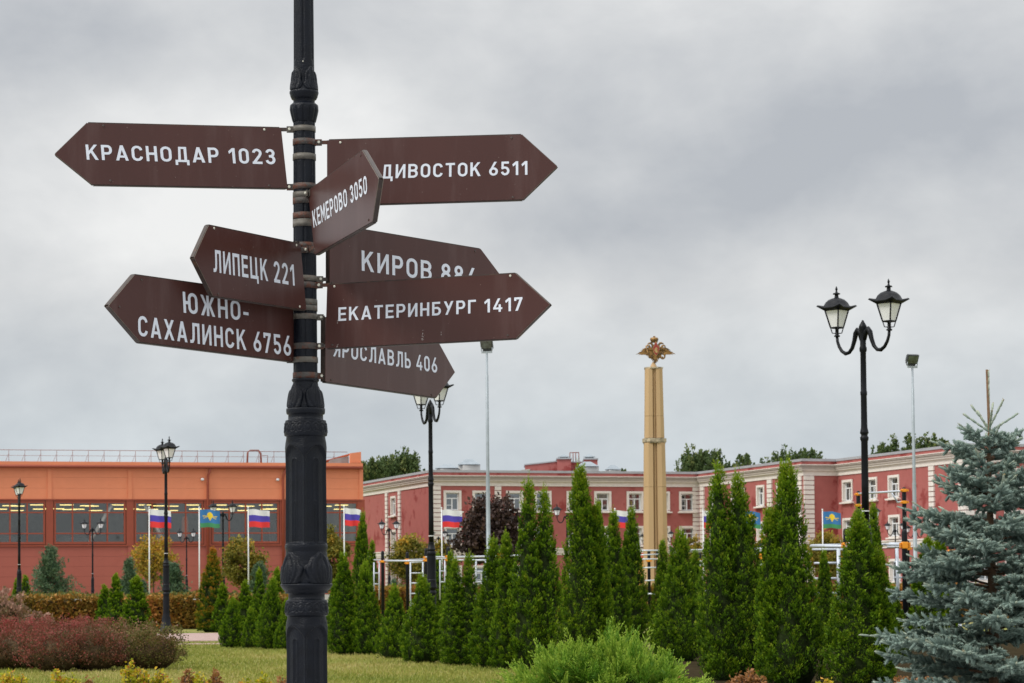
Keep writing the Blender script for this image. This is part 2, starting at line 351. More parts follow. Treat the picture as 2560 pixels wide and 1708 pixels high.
# paved path crossing behind the barberry, with a narrow grass strip and an edging strip in front
def strip(name, y0, y1, x0, x1, z, mt):
    s = MB().box(((x0 + x1) / 2, (y0 + y1) / 2, z / 2 - 0.05), (x1 - x0, y1 - y0, z + 0.1)); return tag(s.build(name, mt), kind='structure')
strip('path', 64.5, 76, -60, -6.2, 0.02, pm)
strip('path_edging', 60.2, 61.6, -60, -6.2, 0.02, pm)
sb = MB(); ss = random.Random(5)
pts_ = [gpt(px_, dd_) for px_, dd_ in ((1560, 50), (1800, 58), (2200, 62), (2700, 62), (2700, 27), (2300, 29), (2000, 31), (1800, 31.5), (1680, 33), (1610, 37))]
sb.add([(p.x, p.y, 0.012) for p in pts_], [tuple(range(len(pts_)))[::-1]])
tag(sb.build('soil_bed', mat('bare_soil', (0.036, 0.028, 0.016), 1.0, .4, 5, .6, 25, spec=0.0)), kind='structure')
strip('bounce_pavement', -120, 21, -60, 60, 0.02, mat('grey_bounce_paving', (0.34, 0.34, 0.345), 0.9, 0.1, 1.5))  # unseen grey sheet added for neutral bounce light in place of the lawn's green
strip('plaza', 128, 198, -60, 60, 0.02, mat('plaza_paving', (0.30, 0.26, 0.24), 0.9, 0.12, 1.5))

# ---- orange sports hall
def frame_axes(P0, P1):
    a = (P1 - P0); a.z = 0; Ln = a.length; a.normalize(); n = Vector((a.y, -a.x, 0))   # n points at the camera side
    return a, n, Ln
H0 = Vector((-40.0, 198.0, 0)) ; 
HL = at(0, 1480, 200.0); HR = at(905, 1473, 208.0); HL.z = HR.z = 0
ha, hn, hl = frame_axes(HL, HR)
hz = math.atan2(ha.y, ha.x)
hall = empty('sports_hall', HL, hz, 'long flat-roofed sports hall, orange above and red-brown below a band of tall glazing', 'building')
def hs(px, py=1300):       # distance along the hall front
    p = on_plane(px, py, HL, hn); return (p - HL).dot(ha)
def hzv(px, py): return on_plane(px, py, HL, hn).z
zr = hzv(300, 1167); zt = hzv(300, 1255.5); zb = hzv(300, 1357.5); zp = hzv(220, 1491)
cols = [hs(-276), hs(-75), hs(124), hs(325), hs(519), hs(708), hs(903)]
cols[0] = cols[1] - (cols[2] - cols[1]); cols.insert(0, cols[0] - (cols[2] - cols[1]))
DEP = 0.35
# panels: one mesh per size, shared by alike pieces
def panel_mesh(w_, h_, mt):
    return MB().box((0, 0.1, h_ / 2), (w_, 0.2, h_ - 0.010)).mesh('wall_panel', mt)
nU, nL = 3, 5
for i in range(len(cols) - 1):
    x0, x1 = cols[i], cols[i + 1]; wd = x1 - x0 - 0.02
    mu = panel_mesh(wd, (zr - zt - 0.25) / nU, M_orange); ml = panel_mesh(wd, (zb - 0.3 - zp) / nL, M_brick)
    for k in range(nU): link('wall_panel', mu, hall, ((x0 + x1) / 2, 0, zt + 0.25 + k * (zr - zt - 0.25) / nU))
    for k in range(nL): link('wall_panel', ml, hall, ((x0 + x1) / 2, 0, zp + k * (zb - 0.3 - zp) / nL))
    link('column_cover', MB().box((x1, -0.03, zt + (zr - zt) / 2 + 0.1), (0.34, 0.1, zr - zt - 0.3)).mesh('column_cover', M_orange), hall)
    link('column_cover', MB().box((x1, -0.03, (zb + zp) / 2), (0.34, 0.1, zb - zp - 0.4)).mesh('column_cover', M_brick), hall)
    link('column_cover', MB().box((x1, 0.02, (zb + zt) / 2 - 0.02), (0.62, 0.20, zt - zb + 0.5)).mesh('column_cover', M_trim), hall)
link('plinth', MB().box(((cols[0] + cols[-1]) / 2, 0.14, zp / 2 - 0.01), (cols[-1] - cols[0], 0.3, zp - 0.03)).mesh('plinth', M_plinth), hall)
# glazing
wx = [(cols[i] + 0.44, cols[i + 1] - 0.44) for i in range(len(cols) - 1)]
wx[-1] = (cols[-2] + 0.44, hs(893) )
pane_cache = {}
for i, (x0, x1) in enumerate(wx):
    fr = MB(); n = 4; cw = (x1 - x0) / n
    zs = [zb, zb + (zt - zb) * 0.235, zb + (zt - zb) * 0.745, zt]
    for k in range(n + 1): fr.box((x0 + k * cw, 0.03, (zb + zt) / 2), (0.11 if 0 < k < n else 0.16, 0.14, zt - zb))
    for k in range(4): fr.box(((x0 + x1) / 2, 0.025, zs[k]), (x1 - x0 + 0.16, 0.16, 0.11 if 0 < k < 3 else 0.2))
    wn = fr.build('window', M_trim, hall)
    for r_ in range(3):
        key = (round(cw, 2), r_)
        if key not in pane_cache: pane_cache[key] = MB().box((0, 0, 0), (cw - 0.1, 0.03, zs[r_ + 1] - zs[r_] - 0.1)).mesh('pane', M_pane_hall)
        for k in range(n): link('pane', pane_cache[key], wn, (x0 + (k + 0.5) * cw, 0.10, (zs[r_] + zs[r_ + 1]) / 2))
    for (xx, zz) in ((x0 - 0.0, 0),):
        pass
# sill and head flashing lines
link('window_head_flashing', MB().box(((cols[0] + cols[-1]) / 2, -0.02, zt + 0.19), (cols[-1] - cols[0], 0.2, 0.12)).mesh('window_head_flashing', M_trim), hall)
link('window_sill_flashing', MB().box(((cols[0] + cols[-1]) / 2, -0.02, zb - 0.22), (cols[-1] - cols[0], 0.2, 0.14)).mesh('window_sill_flashing', M_trim), hall)
# interior seen through the glass
ri = MB(); xa, xb = cols[0] + 0.2, cols[-1] - 0.3; yb = 22.0
ri.add([(xa, yb, 0), (xb, yb, 0), (xb, yb, zr), (xa, yb, zr)], [(0, 1, 2, 3)])
ri.add([(xa, 0.4, zp), (xb, 0.4, zp), (xb, yb, zp), (xa, yb, zp)], [(0, 1, 2, 3)])
ri.add([(xa, 0.4, zr - 0.2), (xb, 0.4, zr - 0.2), (xb, yb, zr - 0.2), (xa, yb, zr - 0.2)], [(3, 2, 1, 0)])
ri.add([(xa, 0.4, 0), (xa, yb, 0), (xa, yb, zr), (xa, 0.4, zr)], [(0, 1, 2, 3)])
ri.add([(xb, 0.4, 0), (xb, yb, 0), (xb, yb, zr), (xb, 0.4, zr)], [(3, 2, 1, 0)])
ri.build('interior_room', M_hallroom, hall)
tm = MB().box((0, 0, 0), (1.15, 0.3, 0.065)).mesh('ceiling_light', M_tube)
rg = random.Random(4)
for i in range(len(cols) - 1):
    for (fx, fy, fz) in [(0.25, 3, -0.25), (0.62, 4, -0.35), (0.85, 3, -0.25), (0.40, 7, -0.62), (0.16, 6, -0.62), (0.70, 8, -0.75), (0.92, 5, -0.72), (0.52, 5, -0.25), (0.08, 10, -0.4), (0.34, 11, -0.45)]:
        link('ceiling_light', tm, hall, (cols[i] + (cols[i + 1] - cols[i]) * (fx + rg.uniform(-.05, .05)), fy, zt + fz * 0.62 + 0.02))
for (pa, pb) in [((915 * .3064, 1262), (722 * .3064, 1362)), ((1185 * .3064, 1262), (1350 * .3064, 1362))]:
    q0 = Vector((hs(pa[0], pa[1]), 0.32, hzv(*pa))); q1 = Vector((hs(pb[0], pb[1]), 0.32, hzv(*pb)))
    link('diagonal_brace', MB().tube([q0, q1], 0.15, 8).mesh('diagonal_brace', M_white), hall)
for (px_, pyt, wpx, c) in [(470, 1290, 17, M_orange), (400, 1300, 26, M_curt[1]), (700, 1300, 40, M_dark), (30, 1340, 60, M_dark), (190, 1340, 90, M_dark)]:
    x_ = hs(px_); t_ = hzv(px_, pyt); ww = wpx / 30.0
    link('stored_equipment', MB().lathe([(zp, ww / 2), (t_ - 0.4, ww / 2), (t_, ww / 3)], 10, (x_, 2.0, 0)).mesh('stored_equipment', c), hall)
# roof edge, gutter, parapet wing
L_ = cols[-1] - cols[0]; cx = (cols[0] + cols[-1]) / 2
link('roof', MB().box((cx, 12.5, zr + 0.32), (L_, 25, 0.16)).mesh('roof', M_orange), hall)
link('fascia', MB().box((cx, -0.28, zr + 0.22), (L_ + 0.2, 0.16, 0.34)).mesh('fascia', M_orange), hall)
link('gutter', MB().tube([(cols[0], -0.36, zr - 0.02), (cols[-1] + 0.1, -0.36, zr - 0.02)], 0.14, 8).mesh('gutter', M_trim), hall)
link('soffit', MB().box((cx, -0.05, zr - 0.06), (L_, 0.5, 0.12)).mesh('soffit', M_trim), hall)
xs_ = cols[-1]
link('side_wall', MB().box((xs_ - 0.08, 12.6, zr / 2), (0.15, 24.7, zr)).mesh('side_wall', M_brick), hall)
zpk = hzv(903, 1130)
wing = MB().add([(hs(820), 4.0, zr + 0.4), (xs_, 0.0, zr + 0.4), (xs_, 0.0, zpk), (hs(800), 9.0, zr + 0.55), (xs_, 0.35, zpk), (xs_, 0.35, zr + 0.4)],
     [(1, 5, 4, 2)])
wing.prism([(xs_ - 0.95, zr + 0.42), (xs_, zr + 0.42), (xs_, zpk), (xs_ - 0.95, zpk - 0.12)], -0.12, 0.3)
wing.add([(xs_ - 0.95, 0.3, zpk - 0.14), (xs_, 0.3, zpk), (xs_, 24, zpk - 0.2), (hs(792), 24, zr + 0.45), (hs(792), 23.8, zr + 0.45)], [(0, 1, 2, 3)])
wing.build('parapet_wing', M_orange, hall)
link('parapet_plate', MB().prism([(hs(823), zr + 0.42), (xs_ - 0.97, zr + 0.42), (xs_ - 0.97, zpk - 0.35), (hs(830), zr + 0.75)], 0.5, 0.6).mesh('parapet_plate', M_greyplate), hall)
# railing
rl = MB(); zt1 = zr + 1.42
rl.tube([(cols[0], 0.9, zt1), (xs_ - 1.0, 0.9, zt1)], 0.026, 6); rl.tube([(cols[0], 0.9, zr + 0.95), (xs_ - 1.0, 0.9, zr + 0.95)], 0.014, 5)
railing = rl.build('railing', M_rail, hall)
pmh = MB().tube([(0, 0.9, zr + 0.4), (0, 0.9, zt1)], 0.02, 5).tube([(-0.28, 0.9, zr + 0.4), (-0.04, 0.9, zt1 - 0.35)], 0.015, 5).mesh('railing_post', M_rail)
x_ = cols[0] + 0.4
while x_ < xs_ - 1.0: link('railing_post', pmh, railing, (x_, 0, 0)); x_ += 1.32
lh = MB()
for dy in (0.0, 0.5):
    x0 = hs(621); x1 = hs(656)
    lh.tube([(x0, 0.3 + dy, zr + 0.3), (x0 + 0.05, 0.3 + dy, zt1 - 0.1), (x0 + 0.25, 0.3 + dy, zt1 + 0.08), (x1 - 0.25, 0.3 + dy, zt1 + 0.08), (x1 - 0.03, 0.3 + dy, zt1 - 0.2), (x1, 0.3 + dy, zr + 0.3)], 0.045, 6)
lh.tube([(x1 + 0.1, 0.5, zr + 1.05), (x1 + 0.55, 0.5, zr + 1.05), (x1 + 0.55, 0.5, zr + 0.4)], 0.03, 5)
lh.build('ladder_hoop', M_rail, hall)
for px_ in (519, 707):
    x_ = hs(px_); dp = MB().tube([(x_ + 0.25, -0.35, zr - 0.05), (x_ + 0.02, -0.2, zr - 0.75), (x_, -0.2, zr - 1.1), (x_, -0.2, zp)], 0.1, 8)
    d_ = dp.build('downpipe', M_trim, hall)
    for zz in np.arange(zp + 1.0, zb + 2.6, 1.4): link('pipe_bracket', MB().box((x_, -0.22, zz), (0.3, 0.1, 0.06)).mesh('pipe_bracket', M_rail), d_)
    link('wall_lamp', MB().lathe([(-0.12, 0.05), (-0.08, 0.15), (0.05, 0.15), (0.12, 0.05)], 10, (x_ - 0.45, -0.15, zr - 1.05)).mesh('wall_lamp', M_white), hall)

# ---- red academy building with its steps and returns
E = Vector
da = E((0.950, 0.312, 0)).normalized(); db = E((0.312, -0.950, 0)).normalized()
V1 = at(1083, 1400, 222.0); V1.z = 0
V0 = V1 - db * 26.0
def hit(px, P, d):
    n = E((d.y, -d.x, 0)); p = on_plane(px, 1400, P, n); p.z = 0; return p
V2 = hit(1749, V1, da); V3 = hit(2012, V2, db); V4 = hit(2096, V3, da); V5 = hit(2418, V4, db); V6 = V5 + da * 16.0
ZR = 12.0
acad = empty('red_academy_building', V1, 0, 'three-storey red stucco building with white quoins and cornice behind the thujas', 'building')
def rel(P): return P - V1
ZTOP = [(10.45, 8.45), (7.15, 5.2), (3.5, 1.5)]     # outer edges of the casings, row by row
win_cache = {}
def window_meshes(wd, ht, narrow):
    key = (round(wd, 2), round(ht, 2), narrow)
    if key in win_cache: return win_cache[key]
    b = 0.21; ow, oh = wd - 2 * b, ht - 2 * b + 0.06
    cs = MB()
    cs.box((0, -0.03, ht - b / 2), (wd, 0.12, b)); cs.box((0, -0.03, b / 2 - 0.03), (wd, 0.12, b - 0.06))
    for s in (-1, 1): cs.box((s * (wd / 2 - b / 2), -0.03, ht / 2), (b, 0.12, ht - 2 * b + 0.0))
    # reveals
    for s in (-1, 1): cs.box((s * (ow / 2 - 0.02), 0.16, ht / 2), (0.05, 0.26, oh))
    sl = MB().box((0, -0.12, 0.0), (wd + 0.3, 0.34, 0.13))
    fr = MB(); y = 0.20; t = 0.09; z0 = b - 0.03; z1 = ht - b
    zt_ = z0 + (z1 - z0) * 0.68
    for s in (-1, 1): fr.box((s * (ow / 2 - t / 2 - 0.045), y, (z0 + z1) / 2), (t, 0.08, z1 - z0))
    for zz in (z0 + t / 2, z1 - t / 2, zt_): fr.box((0, y - 0.003, zz), (ow - 0.1, 0.086, t))
    fr.box((0, y, (z0 + zt_) / 2), (t + 0.02, 0.08, zt_ - z0))
    if not narrow: fr.box((-ow / 4, y, z0 + (zt_ - z0) * 0.42), (ow / 2, 0.05, 0.05))
    pn = MB().box((0, y + 0.03, (z0 + z1) / 2), (ow - 0.12, 0.012, z1 - z0 - 0.05))
    cu = MB(); nf = 26; zz0, zz1 = z0 + 0.05, z1 - 0.02
    for (xa_, xb_) in ((-ow / 2 + 0.05, -0.02 - ow * 0.05), (ow * 0.02, ow / 2 - 0.05)):
        vs = [(xa_ + (xb_ - xa_) * k / nf, y + 0.16 + 0.03 * math.sin(k * 1.9), z) for z in (zz0, zz1) for k in range(nf + 1)]
        cu.add(vs, [(k, k + 1, nf + 2 + k, nf + 1 + k) for k in range(nf)])
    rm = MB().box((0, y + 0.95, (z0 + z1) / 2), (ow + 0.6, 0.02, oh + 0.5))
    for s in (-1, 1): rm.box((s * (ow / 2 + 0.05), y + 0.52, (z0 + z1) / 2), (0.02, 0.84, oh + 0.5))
    res = dict(cs=cs.mesh('casing', M_cream), sl=sl.mesh('sill', M_cream), fr=fr.mesh('frame', M_pvc), pn=pn.mesh('pane', M_pane),
               cu=[cu.mesh('curtain', c) for c in M_curt], rm=rm.mesh('room_back', M_dark))
    win_cache[key] = res; return res
rw = random.Random(12)
def facade(P, Q, wins, quoins, wd, narrow=False, rows=(0, 1, 2), curt=None, blank=()):
    """P,Q ends; wins: list of px of window centres; quoins: (px, width)"""
    d = (Q - P).normalized(); n = E((d.y, -d.x, 0)); Ln = (Q - P).length; rz = math.atan2(d.y, d.x)
    sv = lambda px: (hit(px, P, d) - P).dot(d)
    S = [sv(p) if not isinstance(p, tuple) else p[0] for p in wins]
    o = rel(P); R = Matrix.Rotation(rz, 4, 'Z')
    # wall sheet with openings
    b = 0.21; opens = []
    for s_ in S:
        for r_ in rows: opens.append((s_ - wd / 2 + b, s_ + wd / 2 - b, ZTOP[r_][1] + b - 0.06, ZTOP[r_][0] - b))
    xs = sorted(set([0, Ln] + [v for q in opens for v in q[:2]])); zs = sorted(set([0, ZR - 0.05] + [v for q in opens for v in q[2:]]))
    wm = MB()
    for i in range(len(xs) - 1):
        for j in range(len(zs) - 1):
            mx_, mz_ = (xs[i] + xs[i + 1]) / 2, (zs[j] + zs[j + 1]) / 2
            if any(q[0] < mx_ < q[1] and q[2] < mz_ < q[3] for q in opens): continue
            wm.add([(xs[i], 0, zs[j]), (xs[i + 1], 0, zs[j]), (xs[i + 1], 0, zs[j + 1]), (xs[i], 0, zs[j + 1])], [(0, 1, 2, 3)])
    wm.build('wall', M_redwall, acad, loc=o, rz=rz)
    for s_ in S:
        for r_ in rows:
            ht = ZTOP[r_][0] - ZTOP[r_][1]; wmz = window_meshes(wd, ht, narrow)
            base = o + R.to_3x3() @ E((s_, 0, ZTOP[r_][1]))
            wo = link('window', wmz['cs'], acad, base, rz)
            for nm, k in (('sill', 'sl'), ('frame', 'fr'), ('pane', 'pn'), ('room_back', 'rm')): link(nm, wmz[k], wo)
            link('curtain', wmz['cu'][curt if curt is not None and rw.random() < 0.6 else rw.choice((0, 1, 1, 2))], wo)
    # cornice stack, belt course
    e = 0.0
    def band(name, z0, z1, out, m, e=0.0):
        k = MB().box((Ln / 2, -out / 2 + 0.02, (z0 + z1) / 2), (Ln + 2 * out * (1 if e else 0), out, z1 - z0)); k.build(name, m, acad, loc=o, rz=rz)
    band('frieze', 10.88, 11.32, 0.10, M_cream, 1)
    band('cornice', 11.32, 11.45, 0.30, M_cream, 1); band('cornice', 11.45, 11.66, 0.38, M_cornice, 1); band('cornice', 11.66, 11.78, 0.46, M_cornice, 1); band('cornice', 11.78, 11.84, 0.52, M_cream, 1)
    band('parapet', 11.84, 12.12, 0.22, M_redwall, 1); band('roof_edge', 12.12, 12.34, 0.30, M_roofgrey, 1)
    band('belt_course', 4.60, 4.95, 0.16, M_cream, 1); band('belt_course', 4.42, 4.60, 0.10, M_cream, 1); band('belt_course', 4.95, 5.06, 0.24, M_cream, 1)
    for q, qw in quoins:
        qs = sv(q) if not isinstance(q, tuple) else q[0]
        for (z0, z1) in ((0.3, 4.42), (5.06, 10.88)):
            nb = int(round((z1 - z0) / 0.42)); bh = (z1 - z0) / nb
            qm = MB().box((0, -0.06, bh / 2), (qw, 0.16, bh - 0.07)).mesh('quoin_block', M_cream)
            for k in range(nb): link('quoin_block', qm, acad, o + R.to_3x3() @ E((qs, 0, z0 + k * bh)), rz)
    return P, d, Ln
facade(V0, V1, [985], [(969, 0.8), (1001, 0.8)], 1.9, True)
facade(V1, V2, [1132, 1204, 1288, 1358, 1439, 1508, 1589, 1655, 1720], [(1091.5, 0.85), (1245.5, 0.62), (1743.5, 0.9)], 1.72, curt=0)
facade(V2, V3, [1786, 1855, 1904, 1955], [(1759, 0.95), (1837, 0.95), (1928, 0.95), (2001, 1.2)], 1.75, True)
facade(V3, V4, [], [(2024, 0.95)], 1.6)
facade(V4, V5, [2122, 2183, 2238], [(2334, 0.85), (2409, 1.0)], 2.0, True)
facade(V5, V6, [2465, 2537, 2610], [(2425, 0.8)], 1.75)
# roof sheet and far sides
def rv(P, z): q = rel(P); return (q.x, q.y, z)
B0 = V0 - db * 2; B1 = V6 - db * 14; far1 = V6 - db * 70; far0 = V0 - db * 30 + da * 2
rf = MB().add([rv(p, 12.3) for p in (V0, V1, V2, V3, V4, V5, V6, V6 - db * 60, V0 + da * 60)], [(0, 1, 2, 8), (2, 3, 4, 5, 6, 7, 8)])
rf.build('roof', M_roofgrey, acad)
def hood(px, dback, w_, h_, base_h, red=False, dd=None):
    P = at(px, 1180, dback); x, y = rel(P).x, rel(P).y
    k = MB().box((x, y, 12.3 + base_h / 2), (w_ * 0.8, w_ * 0.8, base_h), 0.3)
    o = k.build('vent_shaft', M_redwall if red else M_plinth, acad)
    k = MB(); k.add([(x + a * w_ / 2, y + b * w_ / 2, 12.36 + base_h) for a, b in ((-1, -1), (1, -1), (1, 1), (-1, 1))] + [(x - w_ * .15, y, 12.36 + base_h + h_), (x + w_ * .15, y, 12.36 + base_h + h_)],
          [(0, 1, 5, 4), (2, 3, 4, 5), (1, 2, 5), (3, 0, 4), (0, 3, 2, 1)])
    k.build('vent_hood', M_cap, o)
hood(1118, 226, 2.2, 0.42, 0.30); hood(1173, 226, 2.1, 0.55, 0.62); hood(1468, 229, 2.2, 0.5, 0.5); hood(1532, 231, 1.5, 0.45, 0.3)
hood(2130, 222, 4.2, 0.4, 0.35)
# stair tower
def P_(px, dd): return rel(at(px, 1170, dd))
tw = MB(); dT = 232.0
def pz(px, py, dd): return at(px, py, dd).z
a0, a1, a2, a3, a4 = P_(1313, dT), P_(1393, dT), P_(1428, dT), P_(1461, dT), P_(1494, dT)
tw.prism([(a0.x, 12.2), (a1.x, 12.2), (a1.x, pz(1393, 1154, dT)), (a0.x, pz(1313, 1163, dT))], a0.y + 0.4, a0.y + 5)
tw.prism([(a1.x, 12.2), (a2.x, 12.2), (a2.x, pz(1428, 1148, dT)), (a1.x, pz(1393, 1148, dT))], a0.y, a0.y + 5)
tw.prism([(a2.x, 12.2), (a3.x, 12.2), (a3.x, pz(1461, 1155, dT)), (a2.x, pz(1428, 1155, dT))], a0.y + 0.9, a0.y + 5)
tw.prism([(a3.x, 12.2), (a4.x, 12.2), (a4.x, pz(1494, 1149, dT)), (a3.x, pz(1461, 1149, dT))], a0.y, a0.y + 5)
tower = tw.build('stair_tower', M_redwall, acad)
cp = MB()
cp.prism([(a0.x - .1, pz(1313, 1163, dT)), (a1.x, pz(1393, 1154, dT)), (a1.x, pz(1393, 1151, dT)), (a0.x - .1, pz(1313, 1160, dT))], a0.y + 0.3, a0.y + 5)
cp.box(((a1.x + a2.x) / 2, a0.y + 2, pz(1400, 1146.5, dT)), (a2.x - a1.x + .15, 4.3, 0.13)); cp.box(((a3.x + a4.x) / 2, a0.y + 2, pz(1470, 1147.5, dT)), (a4.x - a3.x + .15, 4.3, 0.13))
cp.box(((a2.x + a3.x) / 2, a0.y + 2.9, pz(1440, 1154, dT)), (a3.x - a2.x, 4.1, 0.1))
cp.build('coping', M_roofgrey, tower)
cc = MB().prism([(P_(1302, dT).x, 12.75), (P_(1326, dT).x, 12.85), (P_(1320, dT).x, 12.4), (P_(1306, dT).x, 12.4)], a0.y - 0.2, a0.y + 0.5); cc.build('cornice_end', M_cornice, tower)
for px_ in (1411, 1475):
    q = P_(px_, dT); zt_ = pz(px_, 1144, dT)
    MB().box((q.x, q.y + 1.5, zt_), (0.8, 0.8, 0.25)).build('vent_neck', M_cap, tower)
    k = MB().add([(q.x + a * .58, q.y + 1.5 + b * .58, zt_ + 0.12) for a, b in ((-1, -1), (1, -1), (1, 1), (-1, 1))] + [(q.x, q.y + 1.5, zt_ + 0.42)], [(0, 1, 4), (1, 2, 4), (2, 3, 4), (3, 0, 4), (0, 3, 2, 1)])
    k.build('vent_hood', M_cap, tower)
lf = MB(); zt_ = pz(1437, 1129.5, dT); zb_ = pz(1437, 1154, dT)
for px_ in (1426, 1434, 1440.5, 1448.5):
    q = P_(px_, dT); lf.tube([(q.x, q.y + 1.5, zb_), (q.x, q.y + 1.5, zt_)], 0.045, 5)
q0, q1 = P_(1426, dT), P_(1448.5, dT); lf.tube([(q0.x, q0.y + 1.5, zt_), (q1.x, q1.y + 1.5, zt_)], 0.045, 5)
lf.build('ladder_frame', M_rail, tower)

# little yellow kiosk with a tiled roof beyond the column
kp = gpt(1622, 180); kz = lambda py: at(1622, py, 180).z
kio = empty('yellow_kiosk', kp, 0, 'small yellow kiosk with a terracotta tiled roof, behind the column foot', 'kiosk')
MB().box((0, 1.5, kz(1402) / 2), (2.1, 3, kz(1402))).build('wall', M_yel, kio)
MB().box((0.05, -0.02, 0.95), (0.5, 0.06, 1.9)).build('door', M_dark, kio)
for k in range(5):
    MB().box((0, -0.25 + k * 0.28, kz(1402) + 0.07 + k * 0.12), (2.7, 0.34, 0.12)).build('roof_tile_course', M_tile, kio)
MB().box((0, 1.7, kz(1402) + 0.3), (2.5, 1.3, 0.55)).build('roof', M_tile, kio)
# ------------------------------------------------------------------ the signpost
PD = 11.8
PB = at(766, 1400, PD); PX = PB.x
def pz_(py): return at(766, py, PD).z
K = PD / F
post = empty('signpost', (PX, PD, 0), math.radians(0), 'tall ornate black cast-iron post carrying the brown arrow signs', 'signpost')
PROF = [(1.0, 51.5), (1545, 50)]
def seg_prof(rows): return [(pz_(y), r * K) for y, r in rows]
NT = 168
def relief(name, rows, fn=None, step=2.0, m=M_iron):
    """rows: (photo row, radius in px) from low to high; fn(theta, t, z_px) -> multiplier"""
    ys = []
    for (y0, r0), (y1, r1) in zip(rows[:-1], rows[1:]):
        n = max(1, int(abs(y1 - y0) / step)) if fn else 1
        for k in range(n): ys.append((y0 + (y1 - y0) * k / n, r0 + (r1 - r0) * k / n))
    ys.append(rows[-1])
    V = np.zeros((len(ys), NT, 3)); th = np.arange(NT) * 2 * np.pi / NT
    for i, (y, r) in enumerate(ys):
        mlt = fn(th, y) if fn else 0.0
        rr = (r + mlt) * K; V[i, :, 0] = rr * np.cos(th - np.pi / 2); V[i, :, 1] = rr * np.sin(th - np.pi / 2); V[i, :, 2] = pz_(y)
    n = len(ys); i = np.arange(n - 1)[:, None]; k = np.arange(NT)[None]; k2 = (k + 1) % NT
    Q = np.stack([i * NT + k, i * NT + k2, (i + 1) * NT + k2, (i + 1) * NT + k], -1).reshape(-1, 4)
    me = np_mesh(name, V.reshape(-1, 3), Q, m, smooth=True); return link(name, me, post)
# theta = 0 faces the camera, positive to the right
def flutes(th, y):
    d = 0
    for c in (0.0, 1.05, 2.09, 3.14, -2.09, -1.05):
        x = np.abs(np.angle(np.exp(1j * (th - c - 0.04)))); d = d - 2.6 * np.exp(-(x / 0.10) ** 2)
    return d
def up_flute(th, y):
    f = flutes(th, y); return f * (1.0 if y < 150 else max(0.0, (156 - y) / 6))
def leaves(y0, y1, amp, n, ph, vein=9):
    # a wreath of upright acanthus leaves between rows y0 (tips) and y1 (roots)
    def f(th, y):
        t = (y - y0) / (y1 - y0)                      # 0 at the tips, 1 at the root
        if t < 0 or t > 1.02: return 0 * th
        a = ((th * n / (2 * np.pi) + ph) % 1.0) - 0.5; x = np.abs(a) * 2
        rx, ry = x * 1.0, (1.18 - t) * 1.25
        rad_ = np.sqrt(rx ** 2 + ry ** 2); phi = np.arctan2(rx, ry)
        wdt = 0.10 + 0.86 * np.sin(np.pi * np.clip(t * .78, 0, 1)) ** .75
        scal = 0.06 * np.cos(phi * vein * 1.9)
        inside = np.clip((wdt + scal - x) * 10, 0, 1)
        v = np.abs(np.cos((phi + 0.35 * rad_ ** 2) * vein * 0.95)) ** .7
        mid = np.exp(-(x / 0.09) ** 2)
        return amp * inside * (0.42 + 0.50 * v * np.clip(x * 6, .3, 1) + 0.42 * mid) * (0.75 + .35 * np.sin(np.pi * np.clip(t, 0, 1))) - amp * 0.20 * (1 - inside) * t
    return f
def eggs(y0, y1, amp, n=16):
    def f(th, y):
        t = (y - y0) / (y1 - y0)
        if t < 0 or t > 1: return 0 * th
        a = ((th * n / (2 * np.pi)) % 1.0 - 0.5) * 2; s = (t - 0.55) * 2.1
        d = np.sqrt((a / (0.62 + 0.18 * t)) ** 2 + s ** 2)
        ring = np.exp(-((d - 1.0) / 0.16) ** 2); egg = np.clip(1 - d / 0.75, 0, 1) ** 0.5
        return amp * (ring * 0.9 + egg * 1.1 - 0.35)
    return f
def facets(yt, yb, n=4, ph=0.0):
    # shaft with flat faces, each with a sunk arched niche and a thin raised rod inside
    def f(th, y):
        a = ((th * n / (2 * np.pi) + ph) % 1.0) - 0.5; x = a * 2       # -1..1 across a face, ridge at +-1
        ang = a * 2 * np.pi / n
        flat = -6.0 * (1 - x * x)
        t = y - yt
        amt = np.clip(t / 14.0, 0, 1)
        arch_y = yt + 20 + 30 * np.abs(x) ** 1.9
        depth = np.clip((y - arch_y) / 3.5, 0, 1) * np.clip((0.985 - np.abs(x)) * 7, 0, 1)
        niche = -9.0 * depth * (1 - 0.35 * np.abs(x) ** 2)
        o = flat * 0.75 * amt + niche
        # thin arch rods
        for (cy, w_) in ((yt + 62, 0.26), (yt + 168, 0.13)):
            if y > cy - 10:
                edge = np.where(y < cy, np.sqrt((x / w_) ** 2 + ((cy - y) / 10.0) ** 2), np.abs(x) / w_)
                o = o + 2.4 * np.exp(-((edge - 1) / 0.22) ** 2) * depth
                if w_ == 0.26: o = o - 1.2 * np.clip((1 - edge) * 4, 0, 1)
        if y > yb - 6: o = o * max(0.0, (yb - y) / 6.0)
        return o
    return f
relief('upper_shaft', [(196, 26.5), (159, 25.8), (0, 25.0)], up_flute, 3)
relief('upper_shaft_top', [(0, 25.0), (-700, 22.5)])
relief('upper_collar', [(232, 31), (226, 33), (205, 27.5), (190, 26.0), (168, 25.9)], leaves(170, 228, 6.5, 4, 0.0, 6), 1.5)
relief('upper_ring', [(257, 27), (250, 27.2), (249, 31), (243, 34), (238, 35.2), (234, 36.6), (230, 36.4), (228, 34), (226, 33)])
def bulbf(th, y):
    t = (y - 268) / 34.0
    if t < 0: return 0 * th
    return 3.6 * (np.abs(np.sin(th * 6.0)) ** 0.5 - 0.55) * min(1, t * 4)
relief('fluted_bulb', [(306, 27.5), (302, 29.0), (296, 30.5), (286, 33), (276, 35), (268, 35.8), (264, 35), (259, 29), (257, 27)], bulbf, 1.5)
relief('sign_section', [(948, 30.4), (306, 27.3)], lambda th, y: flutes(th, y) * (0.9 if y < 920 else 0), 20)
